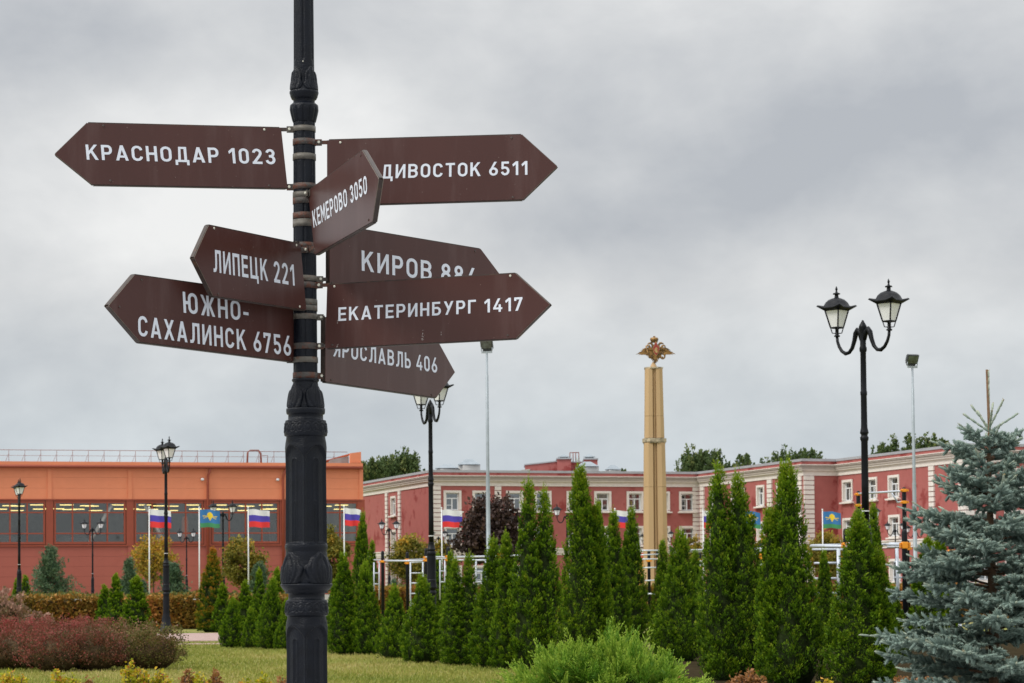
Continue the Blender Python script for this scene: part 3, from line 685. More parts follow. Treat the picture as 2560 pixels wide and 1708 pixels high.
relief('sign_section_ring', [(956, 30.8), (954, 33.2), (951, 34.4), (948, 33.4), (946, 30.6)])
relief('acanthus_collar', [(1020, 43), (1014, 42.5), (1000, 39), (975, 34), (956, 31)], leaves(958, 1019, 7.5, 4, 0.0, 5), 1.5)
relief('pedestal_collar', [(1052, 50.5), (1050, 44), (1037, 43.5), (1036, 47), (1033, 48.3), (1026, 48.8), (1022, 48.5), (1020, 43)])
relief('egg_band', [(1092, 48.5), (1090, 53.2), (1084, 54.2), (1060, 52.2), (1054, 51.0), (1052, 50.5)], eggs(1057, 1082, 2.6), 1.2)
relief('faceted_shaft', [(1362, 52.4), (1356, 51.8), (1180, 50.5), (1140, 51.5), (1120, 52.3), (1108, 51.2), (1098, 49.4), (1092, 48.5)], facets(1094, 1362), 2.0)
relief('shaft_ring', [(1380, 51.2), (1376, 51.5), (1372, 53), (1366, 53.4), (1362, 52.4)])
relief('acanthus_wreath', [(1458, 60), (1445, 59.5), (1425, 57), (1400, 53), (1380, 51.2)], leaves(1382, 1458, 7.5, 4, 0.0, 8), 1.2)
relief('pedestal_ring', [(1500, 49), (1499, 45.3), (1484, 45.3), (1483, 52.8), (1477, 53.6), (1474, 58), (1469, 61.5), (1465, 64.5), (1461, 65), (1459, 62.5), (1458, 60)])
relief('lower_egg_band', [(1541, 47.5), (1538, 53.0), (1532, 54.0), (1508, 52.0), (1502, 50.8), (1500, 49)], eggs(1506, 1531, 2.6), 1.2)
relief('lower_shaft', [(1810, 53), (1800, 52), (1640, 50.5), (1590, 51.5), (1570, 52.6), (1556, 51), (1546, 48.5), (1541, 47.5)], facets(1544, 1810), 2.4)
relief('foot', [(2172, 110), (2130, 110), (2120, 95), (2010, 88), (2000, 75), (1900, 66), (1820, 60), (1810, 53)])
# small cast studs
for y_, xo in ((159, 1),): MB().lathe([(0, 0.004), (0.006, 0.003)], 8).build('stud', M_bolt, post, loc=(0.0, -25.9 * K, pz_(y_))).rotation_euler = (math.pi / 2, 0, 0)

# ------------------------------------------------------------------ lettering, drawn with strokes
SW = 0.155; HH = SW / 2
def arc(cx, cy, rx, ry, a0, a1, n=8): return [(cx + rx * math.cos(math.radians(a0 + (a1 - a0) * i / n)), cy + ry * math.sin(math.radians(a0 + (a1 - a0) * i / n))) for i in range(n + 1)]
def stadium(W, b=0.0, t=1.0):
    rx = (W - SW) / 2; cx = W / 2; ry = rx * 0.98
    return arc(cx, t - HH - ry, rx, ry, 0, 180) + arc(cx, b + HH + ry, rx, ry, 180, 360)
def S(*p, c=False): return ('s', list(p), c)
def P(*p): return ('p', list(p))
def G():
    g = {}; h = HH; w_ = SW
    st = lambda x, a=0.0, b=1.0: S((x, a), (x, b))
    g['К'] = (0.66, [st(h), P((w_ - .03, .30), (w_ - .03, .53), (.46, 1), (.64, 1)), P((.245, .50), (.345, .645), (.67, 0), (.49, 0))])
    g['Р'] = (0.60, [st(h), S((h, 1 - h), (.34, 1 - h), *arc(.35, .685, .60 - h - .35, .24, 90, -90), (h, .445))])
    g['А'] = (0.70, [P((0, 0), (.165, 0), (.43, 1), (.27, 1)), P((.70, 0), (.535, 0), (.27, 1), (.43, 1)), P((.13, .19), (.57, .19), (.53, .33), (.17, .33))])
    W = .62; rx = (W - SW) / 2
    g['С'] = (W, [S(*arc(W / 2, 1 - h - rx, rx, rx, 5, 180), *arc(W / 2, h + rx, rx, rx, 180, 355))])
    g['Н'] = (0.61, [st(h), st(.61 - h), S((h, .5), (.61 - h, .5))])
    g['О'] = (W, [S(*stadium(W), c=True)])
    g['Д'] = (0.78, [P((.16, .1), (.31, .1), (.335, .9), (.33, 1), (.21, 1)), P((.21, 1), (.21, .86), (.66, .86), (.66, 1)), P((.505, .1), (.66, .1), (.66, 1), (.505, 1)),
                     P((0, 0), (.78, 0), (.78, .14), (0, .14)), P((0, -.2), (.14, -.2), (.14, .1), (0, .1)), P((.64, -.2), (.78, -.2), (.78, .1), (.64, .1))])
    g['И'] = (0.63, [st(h), st(.63 - h), P((.14, .0), (.14, .29), (.49, 1), (.49, .71))])
    g['В'] = (0.62, [st(h), S((h, 1 - h), (.33, 1 - h), *arc(.34, .722, .185, .2, 90, -90, 7), (h, .522)), S((h, .522), (.32, .522), *arc(.335, .2995, .21, .222, 90, -90, 7), (h, h))])
    g['Т'] = (0.60, [st(.30), S((0, 1 - h), (.60, 1 - h))])
    g['Е'] = (0.55, [st(h), S((h, 1 - h), (.55, 1 - h)), S((h, .5), (.51, .5)), S((h, h), (.55, h))])
    g['М'] = (0.76, [st(h), st(.76 - h), P((0, 1), (.15, 1), (.46, .33), (.38, .18), (.30, .33)), P((.76, 1), (.61, 1), (.30, .33), (.38, .18), (.46, .33))])
    g['П'] = (0.60, [st(h), st(.60 - h), S((h, 1 - h), (.60 - h, 1 - h))])
    g['Л'] = (0.66, [st(.66 - h), S((.66 - h, 1 - h), (.215, 1 - h)), S((.25, 1), (.245, .42), (.225, .2), (.17, .095), (.09, h), (0, h))])
    g['Ц'] = (0.71, [st(h), st(.54), S((h, h), (.71, h)), P((.57, -.2), (.71, -.2), (.71, .12), (.57, .12))])
    g['Ю'] = (0.88, [st(h), S((h, .5), (.36, .5)), S(*[(x + .30, y) for x, y in stadium(.58)], c=True)])
    g['Ж'] = (0.88, [st(.44), P((0, 1), (.17, 1), (.40, .53), (.36, .40), (.27, .50)), P((.0, 0), (.17, 0), (.40, .50), (.33, .60), (.25, .53)),
                     P((.88, 1), (.71, 1), (.48, .53), (.52, .40), (.61, .50)), P((.88, 0), (.71, 0), (.48, .50), (.55, .60), (.63, .53))])
    g['Я'] = (0.62, [st(.62 - h), S((.62 - h, 1 - h), (.28, 1 - h), *arc(.27, .70, .195, .225, 90, 270, 8), (.62 - h, .475)), P((.28, .50), (.44, .50), (.17, 0), (0, 0))])
    g['Х'] = (0.68, [P((0, 0), (.175, 0), (.67, 1), (.495, 1)), P((.505, 0), (.68, 0), (.185, 1), (.01, 1))])
    g['Б'] = (0.60, [st(h), S((h, 1 - h), (.54, 1 - h)), S((h, .55), (.33, .55), *arc(.33, .312, .60 - h - .33, .237, 90, -90), (h, h))])
    g['У'] = (0.64, [P((0, 1), (.165, 1), (.40, .46), (.33, .28), (.29, .33)), P((.475, 1), (.64, 1), (.26, .0), (.10, .0))])
    g['Г'] = (0.52, [st(h), S((h, 1 - h), (.52, 1 - h))])
    g['Ь'] = (0.58, [st(h), S((h, .55), (.32, .55), *arc(.32, .312, .58 - h - .32, .237, 90, -90), (h, h))])
    g['-'] = (0.34, [S((0, .40), (.34, .40))])
    g['0'] = (0.56, [S(*stadium(.56), c=True)])
    g['1'] = (0.40, [st(.30), P((.23, 1), (.30, .86), (.05, .62), (.0, .78))])
    g['2'] = (0.56, [S(*arc(.28, .72, .195, .203, 175, -25, 10), (.40, .52), (.10, .10)), S((.0, h), (.56, h))])
    g['3'] = (0.56, [S(*arc(.275, .725, .185, .198, 170, -85, 10)), S(*arc(.275, .30, .205, .223, 88, -170, 12)), S((.20, .525), (.30, .525))])
    g['4'] = (0.60, [P((.31, 1), (.47, 1), (.165, .30), (.0, .30)), P((0, .19), (.60, .19), (.60, .33), (0, .33)), P((.36, 0), (.505, 0), (.505, .55), (.36, .55))])
    g['5'] = (0.55, [S((.52, 1 - h), (.04, 1 - h)), P((.04, 1), (.04, .46), (.185, .46), (.185, 1)), S((.05, .50), (.16, .57), *arc(.27, .32, .205, .243, 95, -165, 12))])
    g['6'] = (0.57, [S(*arc(.285, .30, .208, .223, 0, 360, 20)[:-1], c=True), P((.02, .36), (.12, .50), (.22, .50), (.50, 1), (.33, 1))])
    g['7'] = (0.54, [S((0, 1 - h), (.54, 1 - h)), P((.37, .90), (.54, .90), (.24, 0), (.075, 0)), P((0, .74), (.14, .74), (.14, .9), (0, .9))])
    g['8'] = (0.56, [S(*arc(.28, .735, .175, .188, 0, 360, 18)[:-1], c=True), S(*arc(.28, .29, .205, .213, 0, 360, 20)[:-1], c=True)])
    return g
GL = G()
def stroke_polys(pts, closed):
    n = len(pts); P2 = [Vector(p) for p in pts]; Lf = []; Rt = []
    # drop repeats
    q = [P2[0]]
    for p in P2[1:]:
        if (p - q[-1]).length > 1e-4: q.append(p)
    if closed and (q[0] - q[-1]).length < 1e-4: q.pop()
    P2 = q; n = len(P2)
    for i in range(n):
        a = P2[i - 1] if (i > 0 or closed) else None; b = P2[(i + 1) % n] if (i < n - 1 or closed) else None
        t1 = (P2[i] - a).normalized() if a is not None else None; t2 = (b - P2[i]).normalized() if b is not None else None
        t1 = t1 or t2; t2 = t2 or t1
        n1 = Vector((-t1.y, t1.x)); n2 = Vector((-t2.y, t2.x)); m = (n1 + n2)
        if m.length < 1e-6: m = n1.copy()
        m.normalize(); k = HH / max(0.5, m.dot(n1)); Lf.append(P2[i] + m * k); Rt.append(P2[i] - m * k)
    out = []
    for i in range(n if closed else n - 1):
        j = (i + 1) % n; out.append([Rt[i], Rt[j], Lf[j], Lf[i]])
    return out
def ccw(poly):
    a = sum(poly[i][0] * poly[(i + 1) % len(poly)][1] - poly[(i + 1) % len(poly)][0] * poly[i][1] for i in range(len(poly)))
    return poly if a > 0 else poly[::-1]
_tri = {}
def glyph_tris(ch):
    if ch in _tri: return _tri[ch]
    V = []; Fc = []
    for it in GL[ch][1]:
        for poly in ([it[1]] if it[0] == 'p' else stroke_polys(it[1], it[2])):
            poly = ccw([tuple(p) for p in poly]); b = len(V); V += [Vector(p) for p in poly]; Fc.append(list(range(b, b + len(poly))))
    r = delaunay_2d_cdt(V, [], Fc, 0, 1e-4)
    vs = r[0]; fs = [f for f, o in zip(r[2], r[5]) if len(o) > 0]
    _tri[ch] = ([(v.x, v.y) for v in vs], fs); return _tri[ch]
def text_on(text, i0, quad, Pn, n, parent, inv, gap=0.19):
    """quad TL BL TR BR in photo px frames text[i0:]; letters before i0 run on to the left"""
    xs = []; x = 0
    for i, ch in enumerate(text):
        if i == i0: x00 = x
        xs.append(x); x += 0.36 if ch == ' ' else GL[ch][0] + gap
    x11 = x - gap; mb = MB()
    TL, BL, TR, BR = quad
    qs = [on_plane(px, py, Pn + n * 0.0012, n) for px, py in (TL, BL, TR, BR)]
    for i, ch in enumerate(text):
        if ch == ' ': continue
        vs, fs = glyph_tris(ch); w3 = []
        for (u, v) in vs:
            s = (xs[i] + u - x00) / (x11 - x00)
            top = qs[0].lerp(qs[2], s); bot = qs[1].lerp(qs[3], s); w3.append(inv @ bot.lerp(top, v))
        MB().add(w3, fs).build('letter', M_letter, parent)

M_speck = mat('faint_paint_chip', (0.20, 0.14, 0.12), .7, .3, 60)
# ------------------------------------------------------------------ the arrow signs
def band_ring(py, hgt=0.026, mt=None, gap=0.0):
    r = (27.5 + (py - 306) / (948 - 306) * 3.1) * K + 0.0002
    z = pz_(py); return MB().lathe([(z - hgt / 2, r), (z - hgt / 2, r + 0.0026), (z + hgt / 2, r + 0.0026), (z + hgt / 2, r)], 40, cap=False), r
def sign(label, poly, dA, dB, texts, clamps, screws, right, thick=0.028):
    """poly: front outline in photo px, A (inner top), B (outer top), T (tip), C (outer bottom), D (inner bottom)"""
    A, B, T, C, D = poly
    pa = at((A[0] + D[0]) / 2, (A[1] + D[1]) / 2, dA); pb = at((B[0] + C[0]) / 2, (B[1] + C[1]) / 2, dB)
    d = (pb - pa); d.z = 0; d.normalize(); n = Vector((d.y, -d.x, 0))
    if n.dot(ray(*B)) > 0: n = -n                       # front normal looks at the camera
    W3 = [on_plane(px, py, pa, n) for px, py in poly]
    root = empty('direction_sign', (pa.x, pa.y, min(p.z for p in W3)), math.atan2(d.y, d.x), label, 'sign', 'arrow signs on the black post')
    bpy.context.view_layer.update()
    inv = root.matrix_world.inverted(); M = root.matrix_world
    loc = [inv @ p for p in W3]; nl = (inv.to_3x3() @ n).normalized()
    cen = sum(loc, Vector()) / 5
    def plate(off0, off1, grow, m, name, bev=0.0):
        pts = [cen + (p - cen) * grow for p in loc]
        vs = [p + nl * off0 for p in pts] + [p + nl * off1 for p in pts]
        k = MB().add(vs, [(0, 1, 2, 3, 4), (9, 8, 7, 6, 5)] + [(i, 5 + i, 5 + (i + 1) % 5, (i + 1) % 5) for i in range(5)])
        me = k.mesh(name, m); bpy_recalc(me); o = link(name, me, root); return o
    fp = plate(0, -0.0028, 1.0, [M_sign], 'front_panel')
    plate(-thick + 0.0028, -thick, 1.0, [M_sign_back], 'back_panel')
    # square tube frame between the panels, set back a little
    fr = MB()
    for i in range(5):
        j = (i + 1) % 5; p = cen + (loc[i] - cen) * 0.985; q = cen + (loc[j] - cen) * 0.985
        mid = (p + q) / 2 - nl * (thick / 2); ex = (q - p).normalized(); ez = nl.cross(ex)
        Mx = Matrix((ex, nl, ez)).transposed()
        fr.box(mid, ((q - p).length, thick - 0.0064, 0.016), M=Mx)
    fr.build('frame', M_sign_back, root)
    # thin bright metal edges of the panels
    ed = MB()
    for off in (-0.0014, -thick + 0.0014):
        for i in (1, 2):
            p, q = loc[i] + nl * off, loc[i + 1] + nl * off
            ex = (q - p).normalized(); ez = nl.cross(ex); Mx = Matrix((ex, nl, ez)).transposed()
            ed.box((p + q) / 2, ((q - p).length, 0.0022, 0.0022), M=Mx)
    ed.build('panel_edge', M_edge, root)
    for tx in texts: text_on(tx[0], tx[1], tx[2], W3[0], n, root, inv)
    rv_ = MB().lathe([(0, 0.006), (0.0015, 0.006), (0.003, 0.0035)], 10).mesh('screw', M_bolt)
    rv2 = MB().lathe([(0, 0.0062), (0.0015, 0.006), (0.003, 0.0035)], 10).mesh('screw', M_rust)
    for k, (sx, sy, br) in enumerate(screws):
        p = inv @ on_plane(sx, sy, W3[0] + n * 0.0005, n); o = link('screw', rv_ if br else rv2, root, p)
        o.rotation_euler = nl.to_track_quat('Z', 'Y').to_euler()
    rq = random.Random(int(poly[0][0] * 7)); spk = MB()
    for k in range(22):
        a, b = rq.uniform(.03, .97), rq.random() ** .6; p = (loc[0].lerp(loc[1], a)).lerp(loc[4].lerp(loc[3], a), 1 - b * .96 if rq.random() < .6 else b * .98 + .01) + nl * (.0006 + k * .00001)
        ex = (loc[1] - loc[0]).normalized(); ezz = nl.cross(ex); w1, h1 = rq.uniform(.0008, .0022), rq.uniform(.001, .005)
        spk.add([p - ex * w1, p + ex * w1, p + ex * w1 * .6 + ezz * h1, p - ex * w1 * .6 + ezz * h1], [(0, 1, 2, 3)])
    tag(spk.build('paint_speck', M_speck, root), kind='stuff')
    # clamps: band round the post, lug with bolt, flat bar to the frame
    for py, mt, lug in clamps:
        k, r = band_ring(py, 0.030 if mt is M_rust else 0.027)
        pc = Vector((PX, PD, 0)); k.v = [tuple(inv @ (pc + Vector(v))) for v in k.v]
        cl = k.build('clamp', mt, root)
        z = pz_(py)
        e = W3[0] if abs(on_plane(*A, pa, n).z - z) < abs(on_plane(*D, pa, n).z - z) else W3[4]
        e = e - n * (thick / 2) + d * 0.015; e = Vector((e.x, e.y, z))
        dirv = (e - Vector((PX, PD, z))); ln = dirv.length; dirv.normalize()
        if lug == 2: dirv = Vector((-0.5, -0.86, 0)) if e.x < PX else Vector((0.3, -0.95, 0))
        p0 = Vector((PX, PD, z)) + dirv * (r - 0.004); p1 = Vector((PX, PD, z)) + dirv * (r + 0.030)
        ex = dirv; ez = Vector((0, 0, 1)); ey = ez.cross(ex); Mx = Matrix((ex, ey, ez)).transposed()
        Mi = inv.to_3x3()
        b = MB()
        for s in (-1, 1): b.box(inv @ ((p0 + p1) / 2 + ey * 0.006 * s), (0.038, 0.004, 0.030), M=Mi @ Mx)
        b.build('clamp_lug', mt, cl)
        q = e; pp = Vector((PX, PD, z)) + dirv * (r + 0.004)
        vx = (q - pp); 
        if vx.length > 0.01:
            l2 = vx.length; vx.normalize(); vy = ez.cross(vx); Mz = Matrix((vx, vy, ez)).transposed()
            MB().box(inv @ ((pp + q) / 2), (l2, 0.007, 0.018), M=Mi @ Mz).build('bracket_bar', M_sign_back if mt is M_band else M_rust, root)
        side = ey if ey.y < 0 else -ey
        bb = MB().lathe([(-0.004, 0.0075), (0.005, 0.0075), (0.0065, 0.006)], 6).build('bolt', M_bolt, cl)
        bb.location = inv @ (p1 - dirv * 0.012 + side * 0.011); bb.rotation_euler = (Mi @ side).to_track_quat('Z', 'Y').to_euler()
    return root, inv, W3, n, nl
def bpy_recalc(me):
    import bmesh
    bm = bmesh.new(); bm.from_mesh(me); bmesh.ops.recalc_face_normals(bm, faces=bm.faces); bm.to_mesh(me); bm.free()
def ZM(ox, oy, s): return lambda *p: [(ox + x * s, oy + y * s) for x, y in p]
z1 = ZM(120, 280, .27234); z2 = ZM(240, 540, .2423); z3 = ZM(780, 300, .27234); z4 = ZM(780, 560, .28698); z5 = ZM(680, 280, .24242)
def scr(zf, *p): return [(*zf((x, y))[0], b) for x, y, b in p]
sign('brown arrow sign pointing left, lettered КРАСНОДАР 1023, topmost on the left of the post',
     z1((2140, 148), (357, 103), (62, 388), (405, 665), (2200, 697)), 11.785, 11.785 / 1.0133,
     [('КРАСНОДАР 1023', 0, z1((343, 299), (356, 438), (2080, 342), (2092, 482)))], [(324, M_band, 1), (468, M_rust, 1)],
     scr(z1, (508, 127, 0), (572, 633, 0), (1986, 162, 1), (2030, 678, 0)), False)
sign('brown arrow sign pointing right, lettered ВЛАДИВОСТОК 6511, topmost on the right side of the post',
     [*z3((138, 187), (1926, 137), (2250, 428), (1937, 729)), (817.6, 513)], 11.785, 11.785 / 1.0105,
     [('ВЛАДИВОСТОК 6511', 3, z3((634, 412), (630, 539), (1980, 377), (1981, 503)))], [(357, M_rust, 1), (541, M_rust, 1)],
     scr(z3, (260, 207, 1), (1832, 165, 0), (1843, 712, 0)), True)
sign('brown arrow sign lettered КЕМЕРОВО 3050, swung steeply towards the viewer in front of the post',
     z5((372, 815), (930, 400), (1098, 690), (1033, 1130), (440, 1470)), 11.70, 11.70 / 1.10,
     [('КЕМЕРОВО 3050', 0, z5((412, 1022), (430, 1195), (972, 650), (982, 838)))], [(489, M_band, 2), (629, M_rust, 2)],
     scr(z5, (914, 448, 0), (995, 1115, 0), (388, 822, 0), (452, 1445, 0)), True, 0.024)
sign('brown arrow sign pointing left, lettered ЛИПЕЦК 221, overlapping the front of the post',
     z2((2110, 292), (1165, 98), (1015, 430), (1210, 822), (2170, 968)), 11.70, 11.70 / 1.052,
     [('ЛИПЕЦК 221', 0, z2((1206, 345), (1214, 577), (2042, 503), (2053, 721)))], [(616, M_rust, 2), (772, M_band, 2)],
     scr(z2, (1218, 127, 1), (1260, 806, 0), (2068, 302, 1), (2102, 935, 1)), False, 0.028)
sign('brown arrow sign pointing left in two lines, ЮЖНО- САХАЛИНСК 6756, lowest on the left',
     [(733, 743.5), *z2((400, 610), (133, 925), (455, 1298), (2050, 1500))], 11.78, 11.78 / 1.085,
     [('ЮЖНО-', 0, z2((893, 780), (905, 998), (1572, 893), (1576, 1091))), ('САХАЛИНСК 6756', 0, z2((433, 1027), (438, 1238), (2006, 1240), (2016, 1447)))],
     [(757, M_band, 1), (901, M_band, 1)], scr(z2, (470, 663, 0), (242, 940, 0), (2003, 1468, 0)), False, 0.030)
sign('brown arrow sign lettered КИРОВ, pointing right and away, half hidden by the longer sign below it',
     [(824.5, 561), (1202.4, 623.7), (1262, 703), (1203, 768), (824.5, 716)], 11.80, 11.80 / 0.929,
     [('КИРОВ 884', 0, z3((455, 1197), (457, 1383), (1512, 1365), (1512, 1536)))], [(562, M_band, 1), (698, M_band, 1)],
     scr(z3, (1496, 1205, 0), (186, 1495, 0)), True, 0.028)
r_ = sign('long brown arrow sign pointing right, lettered ЕКАТЕРИНБУРГ 1417, with white scuffs near its lower edge',
     z4((132, 532), (1772, 433), (2070, 703), (1775, 995), (115, 1082)), 11.76, 11.76 / 1.034,
     [('ЕКАТЕРИНБУРГ 1417', 0, z4((230, 728), (229, 846), (1833, 637), (1833, 754)))], [(715, M_rust, 1), (867, M_rust, 1)],
     scr(z4, (195, 545, 1), (1727, 452, 1), (1705, 973, 0), (178, 1057, 0)), True)
root, inv, W3, n, nl = r_
rs = random.Random(3); sc_ = MB()
for (cx_, cy_, wx_, wy_, nn) in ((965, 965, 14, 60, 22), (1124, 955, 2.5, 18, 5), (222, 845, 5, 24, 9), (218, 1055, 10, 15, 8)):
    for k in range(nn):
        x = cx_ + rs.gauss(0, wx_ * .42); y = cy_ + rs.uniform(-wy_, wy_) * (1 - .3 * rs.random()); h_ = rs.uniform(4, 15); w_ = rs.uniform(0.8, 2.6)
        pts = [inv @ on_plane(*z4(q)[0], W3[0] + n * (0.0009 + k * 0.00002), n) for q in ((x, y), (x + w_, y + 1), (x + w_ * .8 + 1, y + h_), (x + 1, y + h_ * .9))]
        sc_.add(pts, [(0, 1, 2, 3)])
tag(sc_.build('scuff_mark', M_scuff, root), kind='stuff')
sign('brown arrow sign lettered ЯРОСЛАВЛЬ 406, lowest on the right, pointing away',
     [(814, 794.7), (1091.4, 847), *z4((1245, 1292), (1085, 1510), (117, 1372))], 11.80, 11.80 / 0.919,
     [('ЯРОСЛАВЛЬ 406', 0, z4((187, 1012), (184, 1152), (1088, 1166), (1092, 1299)))], [(793, M_band, 1), (940, M_rust, 1)],
     scr(z4, (1043, 1490, 0), (168, 1360, 0)), True, 0.028)
for py, mt in ((394, M_band), (558, M_band), (504, M_rust)):
    k, r = band_ring(py, 0.030); k.build('spare_band', mt, post)

# ------------------------------------------------------------------ twin-lantern street lamps
def make_lantern(parent, x, z, name='lantern'):
    lt = MB(); s2 = 0.5
    def sq(z0, r0, z1, r1, mi=0): lt.lathe([(z0, r0), (z1, r1)], 4, (0, 0, 0), mi, False)
    R2 = math.sqrt(2)
    gt, gb = 0.135 * R2, 0.075 * R2            # half-diagonals at the top and bottom of the glass
    zt_, zb_ = 0.43, 0.155
    # corner bars
    for k in range(4):
        a = k * math.pi / 2; c, s = math.cos(a), math.sin(a)
        lt.tube([(c * gb, s * gb, zb_), (c * gt, s * gt, zt_)], 0.013, 5)
        lt.tube([(c * gb, s * gb, zb_), (c * gb * .72, s * gb * .72, 0.06), (0.02 * c, 0.02 * s, 0.055)], 0.009, 5)
    lt.lathe([(zb_ - 0.018, gb * 1.05), (zb_ + 0.004, gb * 1.08)], 4, smooth=False)
    lt.lathe([(0.0, 0.045), (0.02, 0.05), (0.03, 0.03), (0.12, 0.028), (0.14, 0.045)], 10)
    body = lt.build(name, M_iron_far, parent, loc=(x, 0, z))
    # roof: flared eave with turned-up corners, dome, chimney, finial
    rf_ = MB(); n = 32; prof = [(0.425, 0.150, 1.0), (0.455, 0.225, 1.0), (0.480, 0.215, .9), (0.500, 0.185, .55), (0.56, 0.165, .35), (0.605, 0.125, .2), (0.63, 0.07, 0), (0.64, 0.035, 0), (0.69, 0.03, 0), (0.695, 0.06, 0), (0.71, 0.058, 0), (0.725, 0.02, 0), (0.76, 0.012, 0), (0.775, 0.022, 0), (0.795, 0.016, 0), (0.83, 0.003, 0)]
    vs = []
    for i, (z0, r0, q) in enumerate(prof):
        for k in range(n):
            a = 2 * math.pi * k / n; m = (a + math.pi / 4) % (math.pi / 2) - math.pi / 4
            sqr = 1 / max(abs(math.cos(a + math.pi / 4)), abs(math.sin(a + math.pi / 4))) / 1.08
            r = r0 * (1 + q * (sqr - 1)); up = 0.045 * q * math.exp(-(m / 0.22) ** 2) if i in (1, 2) else 0
            r += up * 0.9
            vs.append((r * math.cos(a), r * math.sin(a), z0 + up))
    rf_.add(vs, [(i * n + k, i * n + (k + 1) % n, (i + 1) * n + (k + 1) % n, (i + 1) * n + k) for i in range(len(prof) - 1) for k in range(n)], smooth=True)
    rf_.f.append([len(vs) - n + k for k in range(n)]); rf_.m.append(0); rf_.sm.append(False)
    rf_.f.append([k for k in range(n)][::-1]); rf_.m.append(0); rf_.sm.append(False)
    rf_.build('lantern_roof', M_iron_far, body)
    pn = MB(); g0, g1 = gb - 0.006, gt - 0.006
    pn.add([(g0, 0, zb_), (0, g0, zb_), (0, g1, zt_), (g1, 0, zt_)], [(0, 1, 2, 3)])
    pm_ = pn.mesh('glass_pane', M_lampglass)
    for k in range(4): link('glass_pane', pm_, body, rz=k * math.pi / 2)
    return body
def make_lamp():
    root = empty('street_lamp')
    bs = MB().lathe([(0, .22), (.10, .22), (.12, .19), (.30, .17), (.34, .145), (.50, .135), (.60, .11), (.68, .10), (1.16, .102), (1.22, .094), (1.25, .105), (1.30, .103), (1.31, .089), (1.34, .089), (1.35, .106), (1.38, .128), (1.40, .120), (1.46, .113), (1.54, .101), (1.58, .104)], 20)
    bs.build('pedestal', M_iron_far, root)
    ps = MB().lathe([(1.58, .104), (1.60, .100), (2.02, .101), (2.08, .101), (2.11, .095), (2.12, .104), (2.18, .102), (2.20, .086), (2.22, .086), (2.225, .096), (2.25, .096), (2.26, .085), (2.34, .07), (2.38, .062), (2.39, .068), (2.40, .06)], 20)
    ps.build('pedestal_shaft', M_iron_far, root)
    sh = MB().lathe([(2.40, .060), (3.0, .057), (3.66, .054), (3.70, .068), (3.73, .070), (3.75, .054), (3.78, .055), (3.80, .072), (3.82, .067), (3.88, .054), (3.95, .051), (4.40, .049), (4.42, .055), (4.46, .055), (4.48, .048), (5.10, .046), (5.12, .058), (5.17, .060), (5.20, .048), (5.46, .050), (5.50, .068), (5.53, .060), (5.60, .02), (5.62, .012)], 18)
    sh.build('shaft', M_iron_far, root)
    tp = MB().lathe([(2.535, .062), (2.555, .062)], 16, cap=False); tp.build('white_tape', M_white, root)
    for s in (-1, 1):
        pts = [(0.03, 5.30), (0.07, 5.44), (0.115, 5.47), (0.155, 5.42), (0.19, 5.30), (0.24, 5.185), (0.31, 5.12), (0.39, 5.11), (0.47, 5.155), (0.53, 5.235), (0.565, 5.32), (0.575, 5.40)]
        rr = [.035, .042, .045, .043, .036, .032, .030, .033, .028, .026, .024, .024]
        MB().tube([(s * x, 0, z) for x, z in pts], rr, 8).build('arm', M_iron_far, root)
        make_lantern(root, s * 0.575, 5.40)
    return root
lamp0 = make_lamp()
lamps = [  # px at mid height, photo row there, distance, angle of the arm, label
    (2161, 1100, 38.5, 52, 'tall black twin-lantern lamp, nearest one, rising clear against the sky on the right'),
    (1077, 1200, 54.0, 67, 'black twin-lantern lamp with its lanterns just under the lowest right arrow sign'),
    (415, 1300, 76.0, 71, 'black twin-lantern lamp before the orange hall, largest of those left of the signpost'),
    (48, 1350, 103.0, 75, 'black twin-lantern lamp before the orange hall near the left edge of the photo'),
    (557.5, 1350, 129.0, 20, 'black twin-lantern lamp between the blue flag and the tricolour beside the orange hall'),
    (231.5, 1400, 159.0, 10, 'small distant twin-lantern lamp against the second hall window, above the hedge'),
    (466.5, 1400, 186.0, 17, 'smallest twin-lantern lamp before the hall, between the tallest left lamp and the blue flag'),
    (973, 1380, 166.0, 26, 'distant twin-lantern lamp before the narrow windows at the left end of the red building'),
    (1096.5, 1385, 195.0, 26, 'distant twin-lantern lamp beside the corner quoins of the red building'),
    (1133, 1410, 205.0, 30, 'very distant twin-lantern lamp just left of the purple-leaved maple'),
    (1418, 1380, 139.0, -8, 'twin-lantern lamp half hidden by the two tall thujas in the middle'),
    (1622, 1400, 214.0, 20, 'very distant twin-lantern lamp mostly hidden behind the yellow column'),
    (1668, 1380, 203.0, -50, 'distant twin-lantern lamp just right of the yellow column'),
    (2172, 1350, 147.0, 40, 'distant twin-lantern lamp just behind the nearest lamp post'),
    (2239, 1380, 182.0, 15, 'distant twin-lantern lamp left of the tall exercise post on the right'),
    (2289, 1390, 191.0, 18, 'distant twin-lantern lamp directly behind the right floodlight pole'),
]
def place_lamp(o, px, py, d, ang, lab):
    p = at(px, py, d); o.location = (p.x, d, 0); o.rotation_euler = (0, 0, math.radians(-ang))
    tag(o, lab, 'street lamp', 'black twin-lantern street lamps')
    # right-hand lantern is the nearer one: arm's +x end turned towards the camera
    for ch in o.children:
        if ch.name.startswith('lantern'): ch.rotation_euler = (0, 0, math.radians(ang))
for i, a in enumerate(lamps):
    o = lamp0 if i == 0 else copy_tree(lamp0)
    place_lamp(o, *a)

